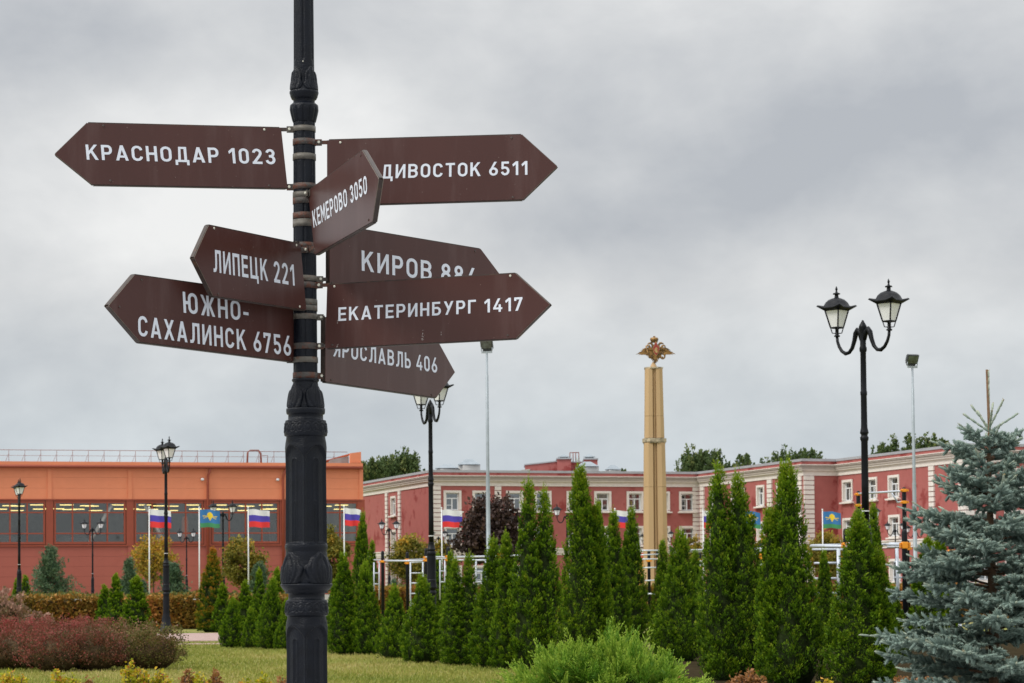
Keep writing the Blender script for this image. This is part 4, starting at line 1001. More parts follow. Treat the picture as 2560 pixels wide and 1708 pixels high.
# ------------------------------------------------------------------ floodlight masts
def make_flood(px, py_top, px_bot, d, rz, lab):
    top = at(px, py_top, d); root = empty('floodlight_mast', ((at(px_bot, 1400, d).x + top.x) / 2, d, 0), 0, lab, 'floodlight', 'grey floodlight masts')
    zt_ = top.z - 0.42
    MB().lathe([(0, .075), (.02, .11), (.03, .075), (zt_ * .55, .066), (zt_ * .56, .056), (zt_ * .92, .046), (zt_ * .921, .035), (zt_, .035)], 14).build('pole', M_galv, root)
    br = MB(); br.box((0, 0, zt_ + 0.03), (0.36, 0.06, 0.05), rz)
    R = Matrix.Rotation(rz, 3, 'Z')
    for s in (-1, 1): br.tube([R @ Vector((s * .15, 0, zt_ + .03)), R @ Vector((s * .19, 0, zt_ + .12)), R @ Vector((s * .19, 0, zt_ + .2))], .016, 5)
    br.build('bracket', M_galv, root)
    T = R @ Matrix.Rotation(math.radians(24), 3, 'X')
    hd = MB(); c = Vector((0, 0, zt_ + 0.32)); c = Vector((0, 0, zt_ + .30))
    hd.box(c, (0.42, 0.10, 0.32), M=T); hd.box(c + T @ Vector((0, 0.09, -0.02)), (0.34, 0.12, 0.22), M=T); hd.box(c + T @ Vector((0, 0.02, -0.2)), (0.30, 0.12, 0.08), M=T)
    h = hd.build('lamp_housing', M_fix, root, bevel=0.012)
    MB().box(c + T @ Vector((0, -0.056, 0)), (0.36, 0.012, 0.25), M=T).build('lens', M_fixg, h)
make_flood(1219, 852, 1219, 80, math.radians(-14), 'grey floodlight mast rising beside the long right-pointing sign to the purple maple')
make_flood(2277, 889, 2292, 80, math.radians(20), 'grey floodlight mast on the right between the tall lamp and the blue spruce')

# ------------------------------------------------------------------ column with the double-headed eagle
MD = 110.0
mp_ = at(1638, 1300, MD); mon = empty('eagle_column', (mp_.x, MD, 0), 0, 'tall tapering sand-yellow column with a dark ring, crowned by a gilded double-headed eagle', 'monument')
mz = lambda py: at(1636, py, MD).z
mk = MD / F
def fl_col(z0, w0, z1, w1):
    # star-like plan: two broad pilasters with a fluted recess between, on each of four sides
    def plan(w_):
        h = w_ / 2; pts = []
        side = [(-1, -.62), (-.62, -1), (-.20, -1), (-.20, -.80), (-.10, -.70), (-.06, -.84), (.06, -.84), (.10, -.70), (.20, -.80), (.20, -1), (.62, -1)]
        for k in range(4):
            a = k * math.pi / 2; c, s = math.cos(a), math.sin(a)
            pts += [((x * c - y * s) * h, (x * s + y * c) * h) for x, y in side[0 if k == -1 else 0:][1:]] if False else [((x * c - y * s) * h, (x * s + y * c) * h) for x, y in side[1:]]
        return pts
    A_, B_ = plan(w0), plan(w1); n = len(A_); vs = [(x, y, z0) for x, y in A_] + [(x, y, z1) for x, y in B_]
    return MB().add(vs, [(i, (i + 1) % n, n + (i + 1) % n, n + i) for i in range(n)] + [tuple(range(n, 2 * n)), tuple(range(n - 1, -1, -1))])
W_ = lambda px: px * mk * 1.0
o = fl_col(0.5, W_(62), mz(1218) - 0.01, W_(55)).build('column_block', M_stone, mon)
fl_col(mz(1218), W_(54.8), mz(1108), W_(51.5)).build('column_block', M_stone, mon)
fl_col(mz(1096), W_(48.8), mz(1041) - 0.01, W_(47.0)).build('column_block', M_stone, mon)
fl_col(mz(1041), W_(46.8), mz(923), W_(43)).build('column_block', M_stone, mon)
for c in mon.children: c.rotation_euler = (0, 0, math.radians(0))
rr = MB(); w_ = W_(58)
for z0, z1, ww in ((mz(1109), mz(1106), W_(60)), (mz(1106), mz(1097), W_(64))):
    rr.lathe([(z0, ww / 2 * 1.0), (z1, ww / 2 * 1.0)], 8, rot=math.pi / 8, smooth=False)
rr.build('ring', M_ring, mon)
MB().lathe([(mz(923), W_(50) / 2), (mz(919), W_(50) / 2)], 8, rot=math.pi / 8, smooth=False).build('cap_slab', M_ring, mon)
MB().box((0, 0, 0.25), (3.2, 3.2, 0.5)).build('base', M_stone, mon)
MB().lathe([(mz(919), .17), (mz(913), .12), (mz(905), .04)], 12, smooth=False).build('eagle_foot', M_stone, mon)
# eagle in units of photo px from zoom (1560,820) scale .1148, drawn around x0=680 (zoom), base 790
ez = lambda x, y: ((x - 672) * .1148 * mk, mz(820 + y * .1148))
ea = empty('eagle', (at(1637, 880, MD).x - mp_.x, 0, 0)); ea.parent = mon
def pl_(pts, y0, y1, nm, mt): 
    k = MB().prism([ez(*p) for p in pts], y0, y1); me = k.mesh(nm, mt); bpy_recalc(me); return link(nm, me, ea)
def mirror(pts): return [(2 * 690 - x, y) for x, y in pts]
pl_([(545, 450), (600, 425), (640, 390), (672, 330), (715, 330), (745, 390), (790, 425), (840, 450), (835, 560), (780, 640), (700, 700), (620, 690), (545, 640), (535, 560)], -0.10, 0.12, 'body', M_gold)
body = ea.children[0]
for side in (0, 1):
    fx = (lambda p: p) if side == 0 else mirror
    wg = MB()
    roots = [(590, 430), (575, 450), (565, 470), (560, 490), (556, 510), (552, 530), (552, 550), (556, 565)]
    tips = [(400, 460), (360, 490), (310, 540), (255, 575), (310, 588), (370, 588), (430, 585), (470, 600)]
    for i, (a, b) in enumerate(zip(roots, tips)):
        dx, dy = b[0] - a[0], b[1] - a[1]; l = math.hypot(dx, dy); nx_, ny_ = -dy / l * 16, dx / l * 16
        poly = fx([(a[0] + nx_, a[1] + ny_), (a[0] + dx * .6 + nx_ * 1.1, a[1] + dy * .6 + ny_ * 1.1), b, (a[0] + dx * .6 - nx_ * 1.1, a[1] + dy * .6 - ny_ * 1.1), (a[0] - nx_, a[1] - ny_)])
        wg.prism([ez(*p) for p in poly], -0.05 - 0.012 * i, 0.0 - 0.012 * i + 0.05)
    for i in range(9):    # small covert feathers along the shoulder
        cxp, cyp = 600 - i * 17, 455 - 22 * math.sin(i / 8 * 3.0) + i * 3.5
        poly = fx([(cxp - 14, cyp), (cxp, cyp - 18), (cxp + 14, cyp), (cxp + 6, cyp + 34), (cxp - 8, cyp + 34)])
        wg.prism([ez(*p) for p in poly], -0.15 - 0.006 * (i % 3), 0.02)
    me = wg.mesh('wing', M_gold); bpy_recalc(me); link('wing', me, ea)
    # shoulder roll
    rp = fx([(595, 500), (570, 440), (545, 395), (500, 390), (480, 420), (500, 455)])
    MB().tube([(ez(*p)[0], -0.1, ez(*p)[1]) for p in rp], [.05, .055, .05, .04, .03, .02], 7).build('wing_shoulder', M_gold, ea)
    np_ = fx([(650, 440), (625, 400), (615, 360), (590, 335), (560, 335), (530, 345), (512, 365)])
    MB().tube([(ez(*p)[0], -0.04, ez(*p)[1]) for p in np_], [.07, .06, .05, .052, .05, .03, .012], 8).build('head', M_gold, ea)
    lp = fx([(640, 620), (600, 640), (560, 650), (530, 640)])
    MB().tube([(ez(*p)[0], -0.08, ez(*p)[1]) for p in lp], [.06, .05, .04, .035], 7).build('leg', M_gold, ea)
tl = MB()
for i, (bx, by) in enumerate([(600, 700), (630, 745), (660, 775), (675, 790), (700, 775), (728, 745), (755, 700)]):
    tl.prism([ez(*p) for p in [(655 + i * 6, 620), (bx - 14, by - 40), (bx, by), (bx + 14, by - 40), (680 + i * 4, 620)]], -0.07 - 0.01 * (i % 2), 0.05)
me = tl.mesh('tail', M_gold); bpy_recalc(me); link('tail', me, ea)
MB().tube([(ez(470, 395)[0], -0.18, ez(470, 395)[1]), (ez(530, 600)[0], -0.2, ez(530, 600)[1]), (ez(548, 665)[0], -0.2, ez(548, 665)[1])], .026, 6).tube([(ez(505, 625)[0], -0.2, ez(505, 625)[1]), (ez(570, 605)[0], -0.2, ez(570, 605)[1])], .02, 6).build('sword', M_gold, ea)
wr = [(800 + 48 * math.cos(a), 610 + 66 * math.sin(a) + 10) for a in [i * math.pi / 8 for i in range(17)]]
wr = [(840 + 46 * math.cos(a), 618 + 58 * math.sin(a)) for a in [i * math.pi / 8 for i in range(17)]]
MB().tube([(ez(*p)[0], -0.12, ez(*p)[1]) for p in wr], .04, 7).build('wreath', M_gold, ea)
MB().lathe([(ez(0, 320)[1], .15), (ez(0, 295)[1], .16), (ez(0, 250)[1], .20), (ez(0, 215)[1], .17), (ez(0, 205)[1], .06)], 12, (ez(662, 0)[0], 0, 0)).lathe([(ez(0, 206)[1], .02), (ez(0, 195)[1], .055), (ez(0, 180)[1], .05), (ez(0, 174)[1], .01)], 8, (ez(662, 0)[0], 0, 0)).build('crown', M_gold, ea)
sh_o = [(690, 305), (712, 325), (728, 380), (775, 425), (768, 500), (740, 575), (695, 625), (655, 580), (628, 510), (618, 435), (655, 385), (668, 330)]
pl_(sh_o, -0.22, -0.14, 'shield_rim', M_shine)
pl_([(694 + (x - 694) * .86, 460 + (y - 460) * .90) for x, y in sh_o], -0.235, -0.2, 'shield', M_red)
pl_([(680, 440), (705, 430), (725, 455), (720, 500), (735, 540), (700, 560), (670, 530), (650, 500), (665, 470)], -0.25, -0.22, 'shield_rider', M_shine)

# ------------------------------------------------------------------ flags
def flag_mesh(kind, seed):
    r = random.Random(seed); nx, nz = 60, 40; Wd, Ht = 1.0, 0.84
    ph = r.uniform(0, 6); V = []; amp = r.uniform(.05, .08)
    for j in range(nz + 1):
        for i in range(nx + 1):
            u, v = i / nx, j / nz
            x = u * Wd * 0.97; y = amp * u ** .6 * math.sin(u * 8.5 + ph + v * 1.1) + .02 * u * math.sin(u * 19 + v * 5 + ph)
            z = -(1 - v) * Ht - .10 * u * u * (0.4 + 0.6 * v) + .015 * math.sin(u * 9 + ph)
            V.append((x, y, z))
    m = MB()
    def inside(px, py):
        # yellow emblem: parachute canopy, lines to a point and two aircraft
        x, y = (px - .50) / .34, (py - .60) / .34
        if (x / .42) ** 2 + ((y - .30) / .42) ** 2 < 1 and y > .02: return True
        if -.75 < y <= .05 and abs(x) < .36 * (y + .75) / .8: return True
        ax = abs(x)
        if .25 < ax < 1.12 and abs(y - (.02 + .18 * (ax - .25))) < .12 * (1.15 - ax * .75) : return True
        if .5 < ax < .95 and abs(y + .12 - (ax - .5) * -.25) < .05: return True
        return False
    fs = []; mi = []
    for j in range(nz):
        for i in range(nx):
            u, v = (i + .5) / nx, (j + .5) / nz
            fs.append((j * (nx + 1) + i, j * (nx + 1) + i + 1, (j + 1) * (nx + 1) + i + 1, (j + 1) * (nx + 1) + i))
            if kind == 'tri': mi.append(0 if v > .667 else (1 if v > .333 else 2))
            else: mi.append(1 if v < .24 else (2 if inside(u, v) else 0))
    m.v = V; m.f = fs; m.m = mi; m.sm = [True] * len(fs)
    return m.mesh('flag_cloth', [M_fw, M_fb, M_fr] if kind == 'tri' else [M_vb, M_vg, M_vy])
cloth = {('tri', s): flag_mesh('tri', s) for s in (1, 2, 3)}; cloth[('vdv', 1)] = flag_mesh('vdv', 5); cloth[('vdv', 2)] = flag_mesh('vdv', 9)
FD = 110
flags = [(373, 1272, 'tri', 1, 1.0, 'white-blue-red flag left of the largest lamp, before the orange hall'),
         (498, 1272, 'vdv', 1, .96, 'sky-blue and green flag with a yellow parachute emblem before the orange hall'),
         (620.5, 1272, 'tri', 2, 1.0, 'white-blue-red flag right of the blue parachute flag, before the orange hall'),
         (860, 1269, 'tri', 3, .80, 'white-blue-red flag at the right-hand corner of the orange hall'),
         (1104, 1273, 'tri', 2, .98, 'white-blue-red flag on its pole left of the purple maple, before the red building'),
         (1537, 1275, 'tri', 1, .95, 'white-blue-red flag partly behind thuja tips left of the yellow column'),
         (1757.5, 1276, 'tri', 3, .95, 'white-blue-red flag right of the yellow column, cut off by a tall thuja'),
         (1852, 1276, 'vdv', 2, .95, 'sky-blue flag nearly hidden behind the tall twin thuja'),
         (2056, 1277, 'vdv', 1, .92, 'sky-blue and green parachute flag on the right, flying free before the red building'),
         (2146, 1281, 'tri', 2, .90, 'white-blue-red flag behind the nearest lamp post on the right')]
FDs = {0: 110, 1: 112, 2: 113, 3: 114, 4: 115, 5: 117, 6: 117, 7: 118, 8: 120, 9: 121}
for i, (px, py, kd, sd, wd, lab) in enumerate(flags):
    d = FDs[i]; t = at(px, py, d); r_ = empty('flagpole', (t.x, d, 0), 0, lab, 'flag', 'flags on white poles')
    MB().lathe([(0, .036), (t.z, .026)], 10).lathe([(t.z, .02), (t.z + .04, .045), (t.z + .08, .03), (t.z + .1, .005)], 8).build('pole', M_white, r_)
    fo = link('flag_cloth', cloth[(kd, sd)], r_, (0.035, 0, t.z - .03)); fo.scale = (wd, 1, 1)

# ------------------------------------------------------------------ exercise frames
def rig(lab, posts, bars, dref, grp='outdoor exercise frames'):
    p0 = at(posts[0][0], posts[0][1], posts[0][2]); root = empty('exercise_frame', (p0.x, posts[0][2], 0), 0, lab, 'exercise frame', grp)
    o0 = Vector((p0.x, posts[0][2], 0)); cmh = MB().lathe([(-.038, .06), (-.035, .070), (.035, .070), (.038, .06)], 14, cap=False).box((0.0, -.08, 0), (.10, .02, .06)).box((.085, -.02, 0), (.04, .07, .05)).box((-.085, -.02, 0), (.03, .06, .045)).mesh('clamp', M_clamp)
    for (px, py, d, clamps) in posts:
        t = at(px, py, d); k = MB().lathe([(0, .054), (t.z - .06, .054), (t.z - .02, .042), (t.z, .012)], 14)
        po = k.build('post', M_iron_far, root, loc=Vector((t.x, d, 0)) - o0)
        for cy in clamps: link('clamp', cmh, po, (0, 0, at(px, cy, d).z))
    for (xa, ya, da_, xb, yb, db_, r) in bars:
        a, b = at(xa, ya, da_) - o0, at(xb, yb, db_) - o0; MB().tube([a, b], r, 8).build('bar', M_bar, root)
def ladder(x0, x1, yt, yb, ys, d, r=.022):
    o = [(x0, yt, d, x0, yb, d, r), (x1, yt, d, x1, yb, d, r)] if x1 is not None else [(x0, yt, d, x0, yb, d, r)]
    return o + [(x0, y, d, x1, y, d, r * .85) for y in ys]
rig('black-posted exercise frame with a grey ladder, behind the thujas right of the signpost',
    [(956.5, 1377, 78, (1404,)), (1018, 1380, 81, (1400, 1408)), (1065, 1371, 77, (1394, 1401)), (1120, 1368, 72, (1392, 1400)), (1249.5, 1360, 68, (1386, 1394)), (1175, 1398, 84, (1403,))],
    [(935, 1400, 81, 956, 1401, 78, .022), (956, 1402, 78, 1065, 1403, 77, .03), (1018, 1400, 81, 1249, 1391, 70, .02), (1018, 1407, 81, 1062, 1405, 81, .026),
     (1065, 1393, 76, 1249, 1391, 69, .026), (1120, 1401, 75, 1215, 1400, 75, .024), (944, 1406, 78, 957, 1406, 78, .022), (1249, 1390, 68, 1330, 1388, 66, .024)] +
    ladder(1026, 1057, 1405, 1560, (1433, 1458, 1484, 1510, 1536), 80, .026) + ladder(948, 935, 1406, 1500, (1433, 1460), 79) +
    ladder(1112, 1100, 1400, 1500, (1428, 1455), 76) + ladder(1190, 1214, 1400, 1500, (1401, 1429, 1455), 74, .026), 80)
rig('exercise frame with a low wall of bars beside the foot of the yellow column',
    [(1622, 1374, 84, (1402,)), (1643.5, 1373, 84, (1398,)), (1658, 1350, 74, (1392,)), (1709, 1341, 60, (1376, 1380)), (1749.5, 1381, 80, (1401, 1418)), (1678, 1365, 90, ())],
    [(1595, 1376.5, 78, 1655, 1376.5, 78, .026), (1590, 1388, 78, 1648, 1386, 78, .022), (1598, 1398.5, 78, 1645, 1398, 78, .026), (1605, 1420, 78, 1640, 1419, 78, .024), (1612, 1452, 78, 1640, 1451, 78, .024),
     (1618, 1485, 78, 1640, 1485, 78, .026), (1708, 1376, 60, 1903, 1372, 64, .024), (1708, 1379, 60, 1780, 1377, 62, .034), (1748, 1403, 70, 1800, 1402, 70, .024), (1748, 1414, 70, 1800, 1413, 70, .024), (1760, 1449, 70, 1800, 1448, 70, .024), (1762, 1477, 70, 1800, 1477, 70, .026)], 78)
rig('exercise frame with a rung wall, in the gap between the two widest tall thujas',
    [(1903, 1358, 72, (1386, 1395)), (1919.5, 1362, 78, (1401,)), (1931, 1338, 58, (1377,))],
    [(1880, 1372.5, 62, 1931, 1372.5, 60, .034), (1880, 1378.5, 62, 1931, 1378, 60, .028), (1880, 1386, 72, 1931, 1385, 72, .022), (1895, 1413, 68, 1917, 1411, 66, .028), (1895, 1396, 75, 1917, 1400, 75, .02),
     (1895, 1448.5, 68, 1917, 1448, 66, .026), (1897, 1484, 68, 1917, 1484, 66, .026), (1898, 1520, 68, 1917, 1519, 66, .026), (1917, 1376, 66, 1917, 1540, 66, .042)], 64)
rig('high pull-up bar between two tall black posts with orange clamps, right of the nearest lamp',
    [(2145.5, 1227, 62, (1236, 1264)), (2260, 1218, 59, (1226.5, 1256))], [(2145, 1234.5, 62, 2260, 1227.5, 59, .026), (2145, 1262, 62, 2160, 1262, 62, .02), (2229, 1232, 60, 2244, 1256, 60, .02), (2244, 1256, 60, 2260, 1254.5, 59, .024)], 60)
rig('exercise frame with thick black posts left of the blue spruce',
    [(2113.5, 1321, 52, (1361, 1367)), (2261, 1323, 45, (1360, 1367)), (2268, 1350, 60, (1372,)), (2378, 1330, 44, (1380,)), (2480, 1330, 44, ())],
    [(2028, 1365.5, 54, 2113, 1367, 52, .038), (2028, 1363, 58, 2113, 1361.5, 58, .02), (2030, 1374, 56, 2130, 1374, 56, .026), (2113, 1367, 52, 2200, 1363, 49, .03), (2113, 1360, 52, 2261, 1362, 46, .022), (2220, 1368, 50, 2261, 1367, 46, .026), (2222, 1359, 50, 2258, 1359, 50, .024),
     (2096, 1369, 55, 2097, 1520, 55, .042), (2242, 1370, 50, 2246, 1535, 50, .036)] +
    [(2035, y, 55, 2096, y - 1, 55, .026) for y in (1408.5, 1447, 1484)] + [(2235, y, 50, 2256, y, 50, .018) for y in (1405, 1444, 1484, 1500, 1525)] +
    [(2400, y, 48, 2405, y + 60, 48, .03) for y in (1560,)] + [(2560, 1330, 46, 2560, 1600, 46, .04)], 50)
# ------------------------------------------------------------------ vegetation
def rnd(seed): return np.random.default_rng(seed)
def unit(v): return v / np.maximum(1e-9, np.linalg.norm(v, axis=1, keepdims=True))
def kites(p, d, L, W, r, bend=0.0):
    """leaf shaped quads: base p, direction d (unit), length L, half width W, random roll"""
    n = len(p); q = unit(r.normal(size=(n, 3))); s = unit(np.cross(d, q)); nn = np.cross(d, s)
    L = np.broadcast_to(L, (n,))[:, None]; W = np.broadcast_to(W, (n,))[:, None]
    V = np.stack([p, p + d * L * .45 + s * W + nn * L * bend, p + d * L, p + d * L * .45 - s * W + nn * L * bend], 1)
    return V.reshape(-1, 3), np.arange(4 * n).reshape(n, 4)
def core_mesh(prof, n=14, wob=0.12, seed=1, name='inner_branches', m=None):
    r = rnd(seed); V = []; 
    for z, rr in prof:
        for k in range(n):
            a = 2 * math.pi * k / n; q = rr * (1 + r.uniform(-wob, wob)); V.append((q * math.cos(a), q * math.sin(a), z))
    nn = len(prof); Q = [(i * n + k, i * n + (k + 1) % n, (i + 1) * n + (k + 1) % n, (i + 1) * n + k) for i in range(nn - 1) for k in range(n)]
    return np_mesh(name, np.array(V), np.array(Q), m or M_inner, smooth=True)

def thuja_arrays(h, rad, seed, dens=1.0, spray=0.045, wide=0.18, tops=((0, 0, 1.0, 1.0),), tipfrac=.12, base_r=.9, ex=.92):
    """h, rad metres. tops: (dx, dy, height scale, radius scale) of each leading stem"""
    r = rnd(seed); Vs = []; Ts = []; off = 0; Qs = []; cores = []
    for (dx, dy, hs_, rs_) in tops:
        H = h * hs_; R = rad * rs_
        def prof(t):
            lower = base_r + (1 - base_r) * np.clip(t / wide, 0, 1) ** .8
            upper = np.clip((1 - t) / (1 - wide), 0, 1) ** ex
            return R * np.minimum(lower, upper * 1.0 + 0 * t) * (1 - .10 * np.clip((t - .75) * 4, 0, 1))
        # plumes
        nP = int(430 * dens * (H / 3.0 + .4) * (R / .5 + .3))
        t = r.beta(1.05, 1.35, nP) * .97; a = r.uniform(0, 2 * np.pi, nP)
        Rl = prof(t); bulge = 1 + .08 * np.sin(a * 3 + t * 7 + seed) + .07 * np.sin(a * 7 - t * 11 + seed * 2) + r.normal(0, .045, nP)
        pr = Rl * bulge * r.uniform(.78, .97, nP)
        base = np.stack([dx * np.clip(t * 3, .3, 1) + pr * np.cos(a), dy * np.clip(t * 3, .3, 1) + pr * np.sin(a), t * H], 1)
        outv = np.stack([np.cos(a), np.sin(a), np.zeros(nP)], 1)
        tilt = r.uniform(.25, .60, nP)[:, None] * (1 - .55 * t[:, None])
        d = unit(outv * tilt + np.array([0, 0, 1.0]) + r.normal(0, .13, (nP, 3)))
        Lp = (.085 + .17 * R * (1 - .35 * t)) * r.uniform(.7, 1.4, nP) * (1 + .3 * (t > .8))
        wp = Lp * .22
        per = int(37 * dens ** .3)
        u = r.uniform(0, 1, (nP, per)); rad_ = wp[:, None] * np.sqrt(r.uniform(0, 1, (nP, per))) * np.sin(np.pi * np.clip(u * .8 + .2, 0, 1)) * 1.25
        ph = r.uniform(0, 2 * np.pi, (nP, per))
        sx = unit(np.cross(d, np.array([0.0, 0.0, 1.0]) + r.normal(0, .01, (nP, 3)))); sy = np.cross(d, sx)
        lat = sx[:, None] * np.cos(ph)[..., None] * 1.25 + sy[:, None] * np.sin(ph)[..., None] * .7
        p = base[:, None] + d[:, None] * (u * Lp[:, None])[..., None] + lat * rad_[..., None]
        dd = d[:, None] * (1.0 + .5 * u[..., None]) + lat * .75 + r.normal(0, .25, (nP, per, 3))
        p = p.reshape(-1, 3); dd = unit(dd.reshape(-1, 3))
        L = spray * .86 * r.uniform(.55, 1.4, len(p)); V, Q = kites(p, dd, L, L * r.uniform(.12, .24, len(p)), r)
        pt = np.repeat(r.normal(.42, .12, nP) + .08 * (t > .8), per) + .70 * (u.ravel() - .50) + r.normal(0, .07, len(p)) + .18 * np.repeat(np.clip((t - .82) / .18, 0, 1), per)  # dark plume bases paint in shade between plumes; pale tips are new growth
        Vs.append(V); Qs.append(Q + off); off += len(V); Ts.append(np.repeat(pt, 4))
        # wispy leaders at the tip
        nl_ = int(9 * rs_ ** .5 + 4); tp = r.uniform(.90, 1.0, nl_)
        for k in range(nl_):
            a_ = r.uniform(0, 6.28); rr = prof(np.array([tp[k]]))[0] + .02
            b = np.array([dx + rr * math.cos(a_) * .8, dy + rr * math.sin(a_) * .8, tp[k] * H]); ln = r.uniform(.09, .24) * H / 3
            if k == 0: b = np.array([dx, dy, .97 * H]); ln = .10 * H
            dv = np.array([math.cos(a_) * .25, math.sin(a_) * .25, 1.0]) * (1 if k else .9)
            if k == 0: dv = np.array([0.04, 0, 1.0])
            dv = dv / np.linalg.norm(dv); m = 34; uu = np.linspace(0, 1, m)
            pp = b + dv * (uu * ln)[:, None] + r.normal(0, .008, (m, 3)); dd = unit(dv + r.normal(0, .5, (m, 3)))
            L = spray * .9 * (1.15 - .6 * uu); V, Q = kites(pp, dd, L, L * .17, r)
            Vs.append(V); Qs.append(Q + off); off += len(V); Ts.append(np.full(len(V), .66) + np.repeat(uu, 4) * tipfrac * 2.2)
        cores.append([(dx, dy), [(0.0, prof(np.array([0.0]))[0] * .5), (.04 * H, prof(np.array([.04]))[0] * .7)] + [(tt * H, prof(np.array([tt]))[0] * .74) for tt in (.15, .3, .45, .6, .75, .88)] + [(.97 * H, .005)]])
    return np.concatenate(Vs), np.concatenate(Qs), np.clip(np.concatenate(Ts), 0, 1), cores
_th = {}
def thuja_meshes(key, **k):
    if key in _th: return _th[key]
    m = k.pop('m', L_thuja); V, Q, T, cores = thuja_arrays(**k)
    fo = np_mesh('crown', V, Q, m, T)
    cs = []
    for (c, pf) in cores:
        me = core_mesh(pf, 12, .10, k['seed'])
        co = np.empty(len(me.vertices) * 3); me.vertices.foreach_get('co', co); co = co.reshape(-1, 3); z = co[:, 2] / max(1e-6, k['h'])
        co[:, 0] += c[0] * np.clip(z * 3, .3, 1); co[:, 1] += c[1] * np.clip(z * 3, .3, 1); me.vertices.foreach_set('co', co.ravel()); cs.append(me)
    _th[key] = (fo, cs); return _th[key]
def thuja(key, px, d, ytop, wpx, rz, lab, group='cone-shaped thujas', proto=None):
    """proto: (h, rad) of the shared mesh; scaled to fit the photo's height and width"""
    fo, cs, h0, r0 = proto
    g_ = gpt(px, d); top = at(px, ytop, d); H = top.z / 1.025; R = wpx / 2 * d / F * 1.10
    root = empty('thuja', g_, rz, lab, 'thuja', group)
    rv2 = random.Random(int(px * 13 + ytop)); sc3 = (R / r0, R / r0 * rv2.uniform(.85, 1.1), H / h0)
    root.rotation_euler = (rv2.uniform(-.022, .022), rv2.uniform(-.03, .03), rz)
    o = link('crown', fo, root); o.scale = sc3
    for c in cs: q = link('trunk', c, root); q.scale = sc3  # added solid core closing gaps in the crown, shade put into its colour
    return root
PR = {}
def proto(nm, h, rad, **k):
    fo, cs = thuja_meshes(nm, h=h, rad=rad, **k); PR[nm] = (fo, cs, h, rad)
proto('slim', 3.0, .42, ex=.86, seed=11, dens=1.15, spray=.050)
proto('broad', 2.4, .55, seed=12, dens=1.1, spray=.050, wide=.14)
proto('low', 1.5, .45, seed=13, dens=1.0, spray=.050, wide=.16)
proto('twin', 3.1, .52, ex=.95, seed=14, dens=.85, spray=.050, tops=((-.14, 0, 1.0, .72), (.16, .05, .95, .72)), base_r=.95)
proto('twin_big', 3.4, .62, ex=.78, seed=15, dens=1.0, spray=.046, tops=((-.16, 0, 1.0, .76), (.20, .04, .94, .82)), base_r=.97, wide=.10)
proto('tall', 3.3, .55, ex=.78, seed=16, dens=1.25, spray=.046, wide=.10, base_r=.97, tops=((0, 0, 1, 1), (-.30, .05, .80, .52)))
proto('tall2', 3.0, .55, ex=.78, seed=17, dens=1.25, spray=.044, wide=.12, base_r=.97, tops=((-.06, 0, 1, .85), (.22, .0, .78, .62)))
proto('far', 2.2, .42, seed=18, dens=.55, spray=.085)
proto('far_o', 2.6, .42, seed=19, dens=.6, spray=.085, m=L_thuja_o, tipfrac=.4)
s8 = 1.0894
def T_(nm, x, top, base, wd, lab, rz=0.0, grp='cone-shaped thujas', d=None):
    bs = base * s8; hor = 1480 - x * s8 * .0078; d = d or 8160 / (bs - hor); thuja(nm, x * s8, d, top * s8, wd * s8, rz, lab, grp, PR[nm])
gl, gr_ = 'small thujas left of the signpost', 'thujas in rows right of the signpost'
T_('far', 60, 1322, 1404, 34, 'taller small thuja near the left edge, beside the far-left lamp', 0, gl)
T_('far', 38, 1330, 1408, 26, 'narrow thuja leaning against its taller neighbour at the left edge', 1, gl)
T_('far', 72, 1372, 1425, 30, 'lowest little thuja of the cluster at the left edge', 2, gl)
T_('far', 6, 1375, 1412, 34, 'thuja cut by the left edge of the photo behind the pink bush', 2.5, gl)
T_('far', 240, 1345, 1446, 40, 'left one of the three thujas standing behind the barberry', 0.4, gl)
T_('far', 268, 1320, 1448, 46, 'middle one of the three thujas standing behind the barberry', 2.4, gl)
T_('far', 312, 1325, 1450, 60, 'right and widest of the three thujas behind the barberry', 4.1, gl)
T_('far_o', 487, 1262, 1450, 66, 'orange-tinged thuja, tallest of the group left of the signpost', 0, gl)
T_('far', 513, 1342, 1451, 50, 'green thuja at the right foot of the orange-tinged one', 1.1, gl)
T_('far', 562, 1335, 1446, 42, 'pointed thuja behind the low rounded one, left of the signpost', 3.1, gl)
T_('far', 594, 1308, 1442, 42, 'pointed thuja in the back row left of the signpost, between two rounder ones', 5.1, gl)
T_('far', 636, 1306, 1440, 42, 'thuja in the back row, closest to the left side of the signpost', 2.2, gl)
T_('low', 533, 1378, 1486, 56, 'low rounded thuja standing at the end of the pink paving', 0, gl)
T_('low', 577, 1398, 1487, 44, 'small low thuja between the rounded one and the broad one left of the post', 2, gl)
T_('broad', 621, 1328, 1489, 68, 'broad front thuja just left of the signpost', 0, gl)
T_('low', 658, 1380, 1490, 50, 'thuja half hidden behind the left edge of the signpost', 3, gl)
T_('slim', 768, 1330, 1478, 50, 'thuja half hidden behind the right edge of the signpost', 1, gr_)
T_('slim', 792, 1268, 1502, 72, 'pointed thuja in the front row, first one clear of the signpost', 1, gr_)
T_('slim', 828, 1176, 1420, 52, 'tall dark slim thuja rising above the row just right of the signpost', 4, gr_)
T_('slim', 852, 1240, 1430, 44, 'thuja at the right shoulder of the tall dark slim one', 2, gr_)
T_('broad', 843, 1292, 1502, 78, 'broad front thuja with a yellowish tip, second from the signpost', 2, gr_)
T_('low', 905, 1352, 1511, 72, 'lowest front thuja before the two black exercise posts', 1, gr_)
T_('broad', 972, 1322, 1521, 92, 'wide low thuja at the foot of the lamp under the arrow signs', 3.3, gr_)
T_('slim', 1003, 1270, 1440, 46, 'dark thuja in the second row just right of the lamp foot', 3, gr_)
T_('slim', 1040, 1265, 1470, 46, 'slim thuja in the second row left of the purple maple', 5, gr_)
